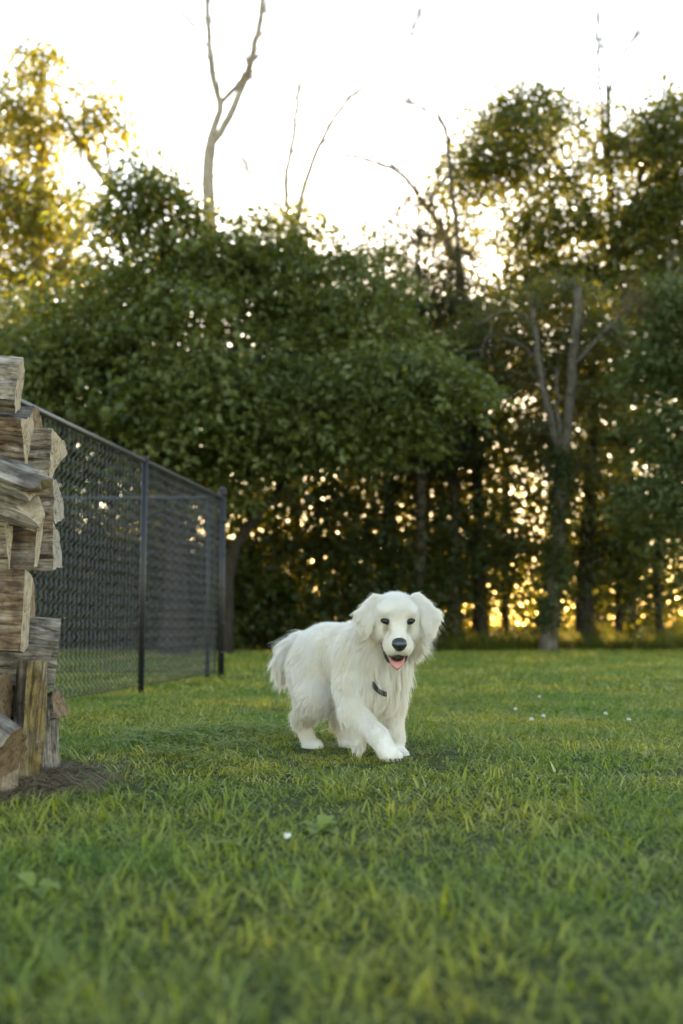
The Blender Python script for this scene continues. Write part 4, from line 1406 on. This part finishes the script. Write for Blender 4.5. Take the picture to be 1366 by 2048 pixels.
def build_dog():
    h = .0052
    G, lo = body_field(h)
    V, Q = surface_nets(G, lo, h)
    base = DO.copy()
    root = empty('dog', base)
    tag(root, 'fluffy cream white dog walking towards the viewer, mouth open, tongue showing', 'dog')
    body = mesh_np('body', V - base, Q, M['skin'], root)

    # ---- features of the face
    def part(name, mb, mat, parent=root):
        return mb.build(name, mat, parent, origin=base)

    def blob(c, ax, r, nu=18, nv=12, shape=None):
        mb = MB()
        mb.ball((0, 0, 0), 1, nu, nv)
        P = mb.V[0]
        if shape:
            P = np.array([shape(*p) for p in P])
        mb.V[0] = np.asarray(c) + (P * np.asarray(r)) @ np.array(ax)
        return mb

    def nose_shape(x, y, z):
        wdt = 1.0 + .12 * z if z > 0 else 1.0 + .42 * z
        y2 = y * wdt
        x2 = x * (1 - .10 * max(0, 1 - abs(y) * 6) * (1 if z < .2 else 0))
        return (x2, y2, z)
    nose = part('nose', blob(head(.166, 0, -.036), H_AX, (.026, .0285, .0265), shape=nose_shape), M['nose'])
    for s in (-1, 1):
        part('nostril', blob(head(.187, s * .0125, -.040), H_AX, (.006, .0065, .0045), 10, 6), M['lips'], nose)
    for s in (-1, 1):
        e = part('eye', blob(head(.0835, s * .0450, .0140), H_AX, (.0130, .0155, .0115)), M['eye'])
        rim = []
        for t in np.linspace(0, 2 * math.pi, 25):
            rim.append(head(.0905 - .004 * abs(math.cos(t)) ** 2 - (.004 if s * math.cos(t) > 0 else 0), s * .0450 + .0165 * math.cos(t), .0140 + .0098 * math.sin(t) - .003 * s * math.cos(t) * -1 * .6))
        mb = MB()
        mb.tube(np.array(rim), .0022, 6, cap=False)
        part('eyelid', mb, M['rim'], e)
    # mouth lining and lips
    mb = blob(head(.074, 0, -.113), H_AX, (.070, .036, .028))
    mouth = part('mouth', mb, M['lips'])
    for s in (-1, 1):
        up = [head(.154, s * .003, -.088), head(.146, s * .020, -.097), head(.118, s * .040, -.099), head(.085, s * .049, -.094), head(.048, s * .055, -.085)]
        low = [head(.048, s * .055, -.086), head(.046, s * .053, -.102), head(.060, s * .045, -.125), head(.084, s * .037, -.142), head(.102, s * .024, -.150), head(.107, 0, -.152)]
        for P_, r_ in ((up, .0030), (low, .0052)):
            mb = MB()
            mb.tube(smooth_path(P_, 4), r_, 7)
            part('lip', mb, M['lips'], mouth)
    # tongue lying over the lower teeth
    T = []
    for t in np.linspace(0, 1, 15):
        x = .050 + .092 * t
        z = -.110 - .014 * t - .026 * t ** 3
        T.append((x, z, .030 * math.sqrt(max(.12, 1 - (max(0, t - .45) / .56) ** 4))))
    V2, F2 = [], []
    cols = 9
    for (x, z, w) in T:
        for j in range(cols):
            v = -1 + 2 * j / (cols - 1)
            V2.append(head(x - .004 * v * v, w * v, z + .004 * v * v - .003 * math.exp(-(v * 5) ** 2)))
    m = len(T)
    for (x, z, w) in T:
        for j in range(cols):
            v = -1 + 2 * j / (cols - 1)
            V2.append(head(x - .004 * v * v - .002, w * v * .97, z + .004 * v * v - .009))
    for top in (0, 1):
        o_ = top * m * cols
        for i in range(m - 1):
            for j in range(cols - 1):
                f = (o_ + i * cols + j, o_ + i * cols + j + 1, o_ + (i + 1) * cols + j + 1, o_ + (i + 1) * cols + j)
                F2.append(f if not top else f[::-1])
    rimi = [j for j in range(cols)] + [i * cols + cols - 1 for i in range(1, m)] + [(m - 1) * cols + j for j in range(cols - 2, -1, -1)] + [i * cols for i in range(m - 2, 0, -1)]
    for a, b in zip(rimi, rimi[1:] + rimi[:1]):
        F2.append((a, a + m * cols, b + m * cols, b))
    mesh_np('tongue', np.array(V2) - base, F2, M['tongue'], root)
    # collar half buried in the ruff
    c0 = dog(.205, 0, .385)
    cx, cz = unit(dvec(0, 1, 0)), unit(dvec(.80, 0, -.60))
    mb = MB()
    ringp = []
    for t in np.linspace(0, 2 * math.pi, 41):
        ringp.append(c0 + cx * math.cos(t) * .108 + cz * math.sin(t) * .118)
    ringp = np.array(ringp)
    up = np.cross(cx, cz)
    Vc, Fc = [], []
    for p in ringp[:-1]:
        o_ = unit(p - c0)
        Vc += [p - up * .012, p + up * .012, p + up * .012 + o_ * .004, p - up * .012 + o_ * .004]
    nn_ = 40
    for i in range(nn_):
        a, b = i * 4, ((i + 1) % nn_) * 4
        for j in range(4):
            k = (j + 1) % 4
            Fc.append((a + j, b + j, b + k, a + k))
    col_o = mesh_np('collar', np.array(Vc) - base, Fc, M['collar'], root, smooth=False)
    def hit(px, py):
        """where the line of sight through a photograph point meets the coat's base"""
        for d in np.arange(3.9, 5.0, .002):
            p = at(px, py, d)
            ijk = np.round((p - lo) / h).astype(int)
            if (ijk >= 0).all() and (ijk < G.shape).all() and G[tuple(ijk)] < 0:
                return p
        return at(px, py, 4.3)
    strap = smooth_path([hit(*q) + np.array([0, -.024, .0]) for q in ((745, 1366), (751, 1375), (757, 1381), (764, 1385), (772, 1388))], 5)
    mb = MB()
    for o_ in (-.0055, 0, .0055):
        mb.tube(strap + np.array([0, 0, o_]), .0045, 6)
    part('collar_strap', mb, M['collar'], col_o)
    cs = strap
    # ---- claws of the lifted paw
    for q in (-.024, -.008, .008, .024):
        mb = MB()
        a = dog(.457 - abs(q) * .5, -.066 + q, .045)
        mb.tube([a, a + dvec(.009, 0, -.004), a + dvec(.014, 0, -.011)], [.0035, .0025, .0008], 6)
        part('claw', mb, M['rim'])

    # ---- coat
    tri = np.concatenate([Q[:, [0, 1, 2]], Q[:, [0, 2, 3]]])
    A, B_, C_ = V[tri[:, 0]], V[tri[:, 1]], V[tri[:, 2]]
    cr = np.cross(B_ - A, C_ - A)
    area = np.linalg.norm(cr, axis=1) / 2
    fn = unit(cr)
    vn = np.zeros_like(V)
    for c in range(3):
        np.add.at(vn, tri[:, c], cr)
    vn = unit(vn)
    cen = (A + B_ + C_) / 3
    hd = np.linalg.norm(cen - head(.05, 0, -.03), axis=1)
    dens = np.where(hd < .16, 2.6, 1.0)
    dens = dens * np.where((fn @ unit(np.array([-.05, -1, .1]))) < -.45, .35, 1.0)
    pr = area * dens
    NS = 320000
    ti = rng.choice(len(tri), NS, p=pr / pr.sum())
    u, v = rng.uniform(0, 1, NS), rng.uniform(0, 1, NS)
    sw = u + v > 1
    u[sw], v[sw] = 1 - u[sw], 1 - v[sw]
    w = 1 - u - v
    P = A[ti] * w[:, None] + B_[ti] * u[:, None] + C_[ti] * v[:, None]
    nrm = unit(vn[tri[ti, 0]] * w[:, None] + vn[tri[ti, 1]] * u[:, None] + vn[tri[ti, 2]] * v[:, None])
    W = np.zeros(NS)
    flow, Ln, lift = np.zeros((NS, 3)), np.zeros(NS), np.zeros(NS)
    for p in PR:
        if p.get('cut'):
            continue
        d = prim_d(p, P)
        wt = np.exp(-np.clip(d, -.03, .3) / .012)
        W += wt
        flow += wt[:, None] * p['flow']
        Ln += wt * p['L']
        lift += wt * p['lift']
    flow /= W[:, None]
    Ln /= W
    lift /= W
    # keep hair out of the eyes, the mouth and off the nose
    keep = np.ones(NS, bool)
    q = (P - HC) @ np.array(H_AX).T
    for s in (-1, 1):
        keep &= np.linalg.norm((q - np.array([.088, s * .045, .0135])) / np.array([.022, .0175, .0115]), axis=1) > 1
    keep &= np.linalg.norm((q - np.array([.166, 0, -.037])) / np.array([.028, .027, .025]), axis=1) > 1
    keep &= np.linalg.norm((q - np.array([.106, 0, -.114])) / np.array([.084, .050, .030]), axis=1) > 1
    for c in cs:
        keep &= np.linalg.norm((P - c - np.array([0, .03, .012])) * np.array([1, .5, 1]), axis=1) > .012
    P, nrm, flow, Ln, lift, q = P[keep], nrm[keep], flow[keep], Ln[keep], lift[keep], q[keep]
    n = len(P)
    # swirls and partings
    sw = np.stack([np.sin(P[:, 2] * 31 + P[:, 0] * 17), np.sin(P[:, 0] * 27 + P[:, 1] * 19 + 1), np.sin(P[:, 1] * 23 + P[:, 2] * 29 + 2)], -1)
    flow = unit(flow) + .22 * sw + rng.normal(0, .10, (n, 3))
    tan = unit(flow - nrm * np.sum(flow * nrm, 1, keepdims=True))
    lf = np.clip(lift + rng.normal(0, .12, n), .05, 1.2)[:, None]
    d0 = tan * np.cos(lf) + nrm * np.sin(lf)
    Ln = Ln * rng.uniform(.65, 1.2, n)
    wisp = rng.uniform(0, 1, n) < .022
    Ln = np.where(wisp, Ln * 1.3 + .003, Ln)
    d0[wisp] = unit(d0[wisp] + nrm[wisp] * .45)
    S = 6
    s = np.linspace(0, 1, S)
    grav = np.array([0, 0, -1.0])
    bend = (grav * .32 + tan * .15)[:, None, :] * (s ** 2)[None, :, None]
    strand = P[:, None, :] + Ln[:, None, None] * (d0[:, None, :] * s[None, :, None] + bend * np.clip(Ln / .05, .15, 1.3)[:, None, None])
    wig = rng.normal(0, 1, (n, 1, 3)) * np.sin(s * 5.0)[None, :, None] * .03
    strand += wig * Ln[:, None, None]
    # locks: strands lean together towards their tips
    ng = n // 70
    gi = rng.choice(n, ng, replace=False)
    kd = KDTree(ng)
    for i, g in enumerate(gi):
        kd.insert(P[g], i)
    kd.balance()
    own = np.array([kd.find(p)[1] for p in P])
    gs = strand[gi][own]
    same = np.sum(nrm * nrm[gi][own], 1) > .5
    cf = (np.where(wisp, .15, .70) * same * np.clip((Ln - .0095) / .022, .12, 1.0))[:, None, None] * (s ** 1.2)[None, :, None]
    scale = np.clip(Ln / np.maximum(Ln[gi][own], 1e-4), .6, 1.2)
    tgt = gs[:, :1] + (gs - gs[:, :1]) * scale[:, None, None]
    strand = strand * (1 - cf) + tgt * cf
    hc = bpy.data.hair_curves.new('coat')
    hc.add_curves([S] * n)
    hc.attributes['position'].data.foreach_set('vector', (strand - base).astype(np.float32).ravel())
    rad = hc.attributes.get('radius') or hc.attributes.new('radius', 'FLOAT', 'POINT')
    r0 = np.clip(.00030 + Ln * .004, .0003, .00055)
    rad.data.foreach_set('value', (r0[:, None] * (1 - .75 * s ** 1.5)[None]).astype(np.float32).ravel())
    hc.materials.append(M['fur'])
    ho = bpy.data.objects.new('coat', hc)
    link(ho, root)
    tag(ho, kind='stuff')
    return root


build_dog()

# ------------------------------------------------------------------ small plants in the lawn
M['petal'] = simple_mat('white_petal', (.50, .50, .44), .7, .2)
M['stem'] = simple_mat('green_stem', (.10, .16, .04), .6, .3)
M['broadleaf'] = leaf_mat('broadleaf', [(0, (.10, .15, .030)), (1, (.18, .23, .05))], ((.20, .26, .04), (.26, .30, .05)), .35, .55, .2)


def clover_flower(px, py, label):
    d = CAM_H * FPX / (py + 8 - 1252.0)
    p = at(px, py, d)
    g = float(ground_z(p[0], p[1]))
    e = empty('clover_flower', (p[0], p[1], g))
    tag(e, label, 'flower', 'white clover flowers in the lawn')
    hgt = max(.05, p[2] - g)
    mb = MB()
    mb.tube([(0, 0, 0), (.004, .003, hgt * .5), (0, 0, hgt)], [.0014, .0012, .0012], 5)
    mb.build('stem', M['stem'], e)
    mb = MB()
    for k in range(60):
        q = unit(rng.normal(0, 1, 3))
        q[2] = abs(q[2]) * .9 - .25
        a = np.array([0, 0, hgt]) + q * .004
        b = np.array([0, 0, hgt]) + unit(q) * random.uniform(.0095, .0125)
        mb.tube([a, (a + b) / 2, b], [.0012, .0022, .0008], 4)
    mb.build('flower_head', M['petal'], e)


clover_flower(1079, 1394, 'white clover flower farthest back, right of the dog')
clover_flower(1031, 1422, 'white clover flower nearest the dog on its right')
clover_flower(1087, 1442, 'white clover flower in front of the farthest one')
clover_flower(1211, 1434, 'faint clover flower between the other right-hand ones')
clover_flower(1258, 1449, 'white clover flower nearest the right edge')
clover_flower(1063, 1452, 'low white clover flower just left of another')


def rosette(px, py, label, n, L, w):
    """low broad-leaved weed: a ring of cupped leaves with midribs"""
    d = CAM_H * FPX / (py - 1252.0)
    p = at(px, py, d)
    e = empty('broadleaf_weed', (p[0], p[1], float(ground_z(p[0], p[1]))))
    tag(e, label, 'weed', 'broad-leaved weeds in the lawn')
    for k in range(n):
        az = 6.283 * k / n + random.uniform(-.4, .4)
        el = random.uniform(.45, 1.0)
        fw = np.array([math.cos(az) * math.cos(el), math.sin(az) * math.cos(el), math.sin(el)])
        sd = np.array([-math.sin(az), math.cos(az), 0])
        up = np.cross(fw, sd)
        ll, ww = L * random.uniform(.7, 1.15), w * random.uniform(.8, 1.2)
        V, F = [], []
        rows = 8
        for i in range(rows + 1):
            t = i / rows
            c = fw * ll * t - np.array([0, 0, .45]) * ll * t ** 2.4
            hw_ = ww * (.10 + .9 * math.sin(math.pi * min(1, max(0, t - .18) / .82)) ** .75) if t > .18 else ww * .10
            for j, v in enumerate((-1, -.5, 0, .5, 1)):
                V.append(c + sd * hw_ * v + up * hw_ * (-.30 * abs(v) + .04 * math.sin(t * 20 + j)) * -1)
        for i in range(rows):
            for j in range(4):
                a = i * 5 + j
                F.append((a, a + 1, a + 6, a + 5))
        r = np.full(len(V), random.random())
        mesh_np('leaf', np.array(V), F, M['broadleaf'], e, attrs={'rnd': ('FLOAT', 'POINT', r)})


rosette(640, 1668, 'large broad-leaved weed in the grass in front of the dog', 6, .095, .022)
rosette(455, 1700, 'broad-leaved weed low in the grass left of centre foreground', 5, .07, .016)
rosette(1180, 1440, 'small broad-leaved weed beside the clover flowers', 6, .07, .018)
rosette(1330, 1395, 'dark broad-leaved weed at right edge of the lawn', 7, .09, .022)
rosette(935, 1400, 'broad-leaved weed just right of the dog', 7, .08, .02)
rosette(70, 1790, 'broad-leaved weed in left foreground grass', 5, .08, .017)

# fallen pale petal-like scrap in the foreground grass
P0 = at(573, 1670, CAM_H * FPX / (1700 - 1252.0))
V = []
for i in range(5):
    for j in range(5):
        a, b = -1 + i * .5, -1 + j * .5
        r_ = .009 * (1 - .25 * a * a * b * b)
        V.append((a * r_, b * r_ * .8, .005 * a * a - .004 * b * b + .001 * math.sin(5 * a + 3 * b)))
F = [(i * 5 + j, i * 5 + j + 1, (i + 1) * 5 + j + 1, (i + 1) * 5 + j) for i in range(4) for j in range(4)]
o = mesh_np('fallen_petal', np.array(V), F, M['petal'])
o.location = P0
o.rotation_euler = (R(50), R(12), R(30))
tag(o, 'small pale curled petal caught in the foreground grass', 'petal')

# clover leaves woven through the turf
def clover_clump(n):
    V, F, rn = [], [], []
    for _ in range(n):
        c = np.array([random.gauss(0, .05), random.gauss(0, .05), random.uniform(.015, .038)])
        a0 = random.uniform(0, 6.28)
        rr = random.uniform(.006, .011)
        v0 = random.random() * .6
        for k in range(3):
            a = a0 + k * 2.094
            fw, sd = np.array([math.cos(a), math.sin(a), random.uniform(-.1, .35)]), np.array([-math.sin(a), math.cos(a), 0])
            b = len(V)
            V += [c, c + fw * rr * .9 + sd * rr * .65, c + fw * rr * 1.75 + sd * rr * .45, c + fw * rr * 1.6, c + fw * rr * 1.75 - sd * rr * .45, c + fw * rr * .9 - sd * rr * .65]
            F += [(b, b + 1, b + 2, b + 3), (b, b + 3, b + 4, b + 5)]
            rn += [v0] * 6
    return np.array(V), F, rn


cc = bpy.data.collections.new('clover_clump')
for k in range(4):
    V, F, rn = clover_clump(16)
    cc.objects.link(mesh_np('clover_clump_%02d' % k, V, F, M['broadleaf'], smooth=False, attrs={'rnd': ('FLOAT', 'POINT', rn)}, do_link=False))
f_ = field(-4, 4.5, 1.6, 8.5, 120, 1.0)
g_ = np.sin(f_[:, 0] * 1.9 + 2.2) + np.cos(f_[:, 1] * 1.4 + f_[:, 0])
scatter('clover_leaves', f_[(g_ > 1.35) & (((f_[:, 0] - .1) / .6) ** 2 + ((f_[:, 1] - 4.4) / .8) ** 2 > 1)], cc, 4, .8, 1.3, 'patches of low clover leaves woven through the lawn', 'clover')
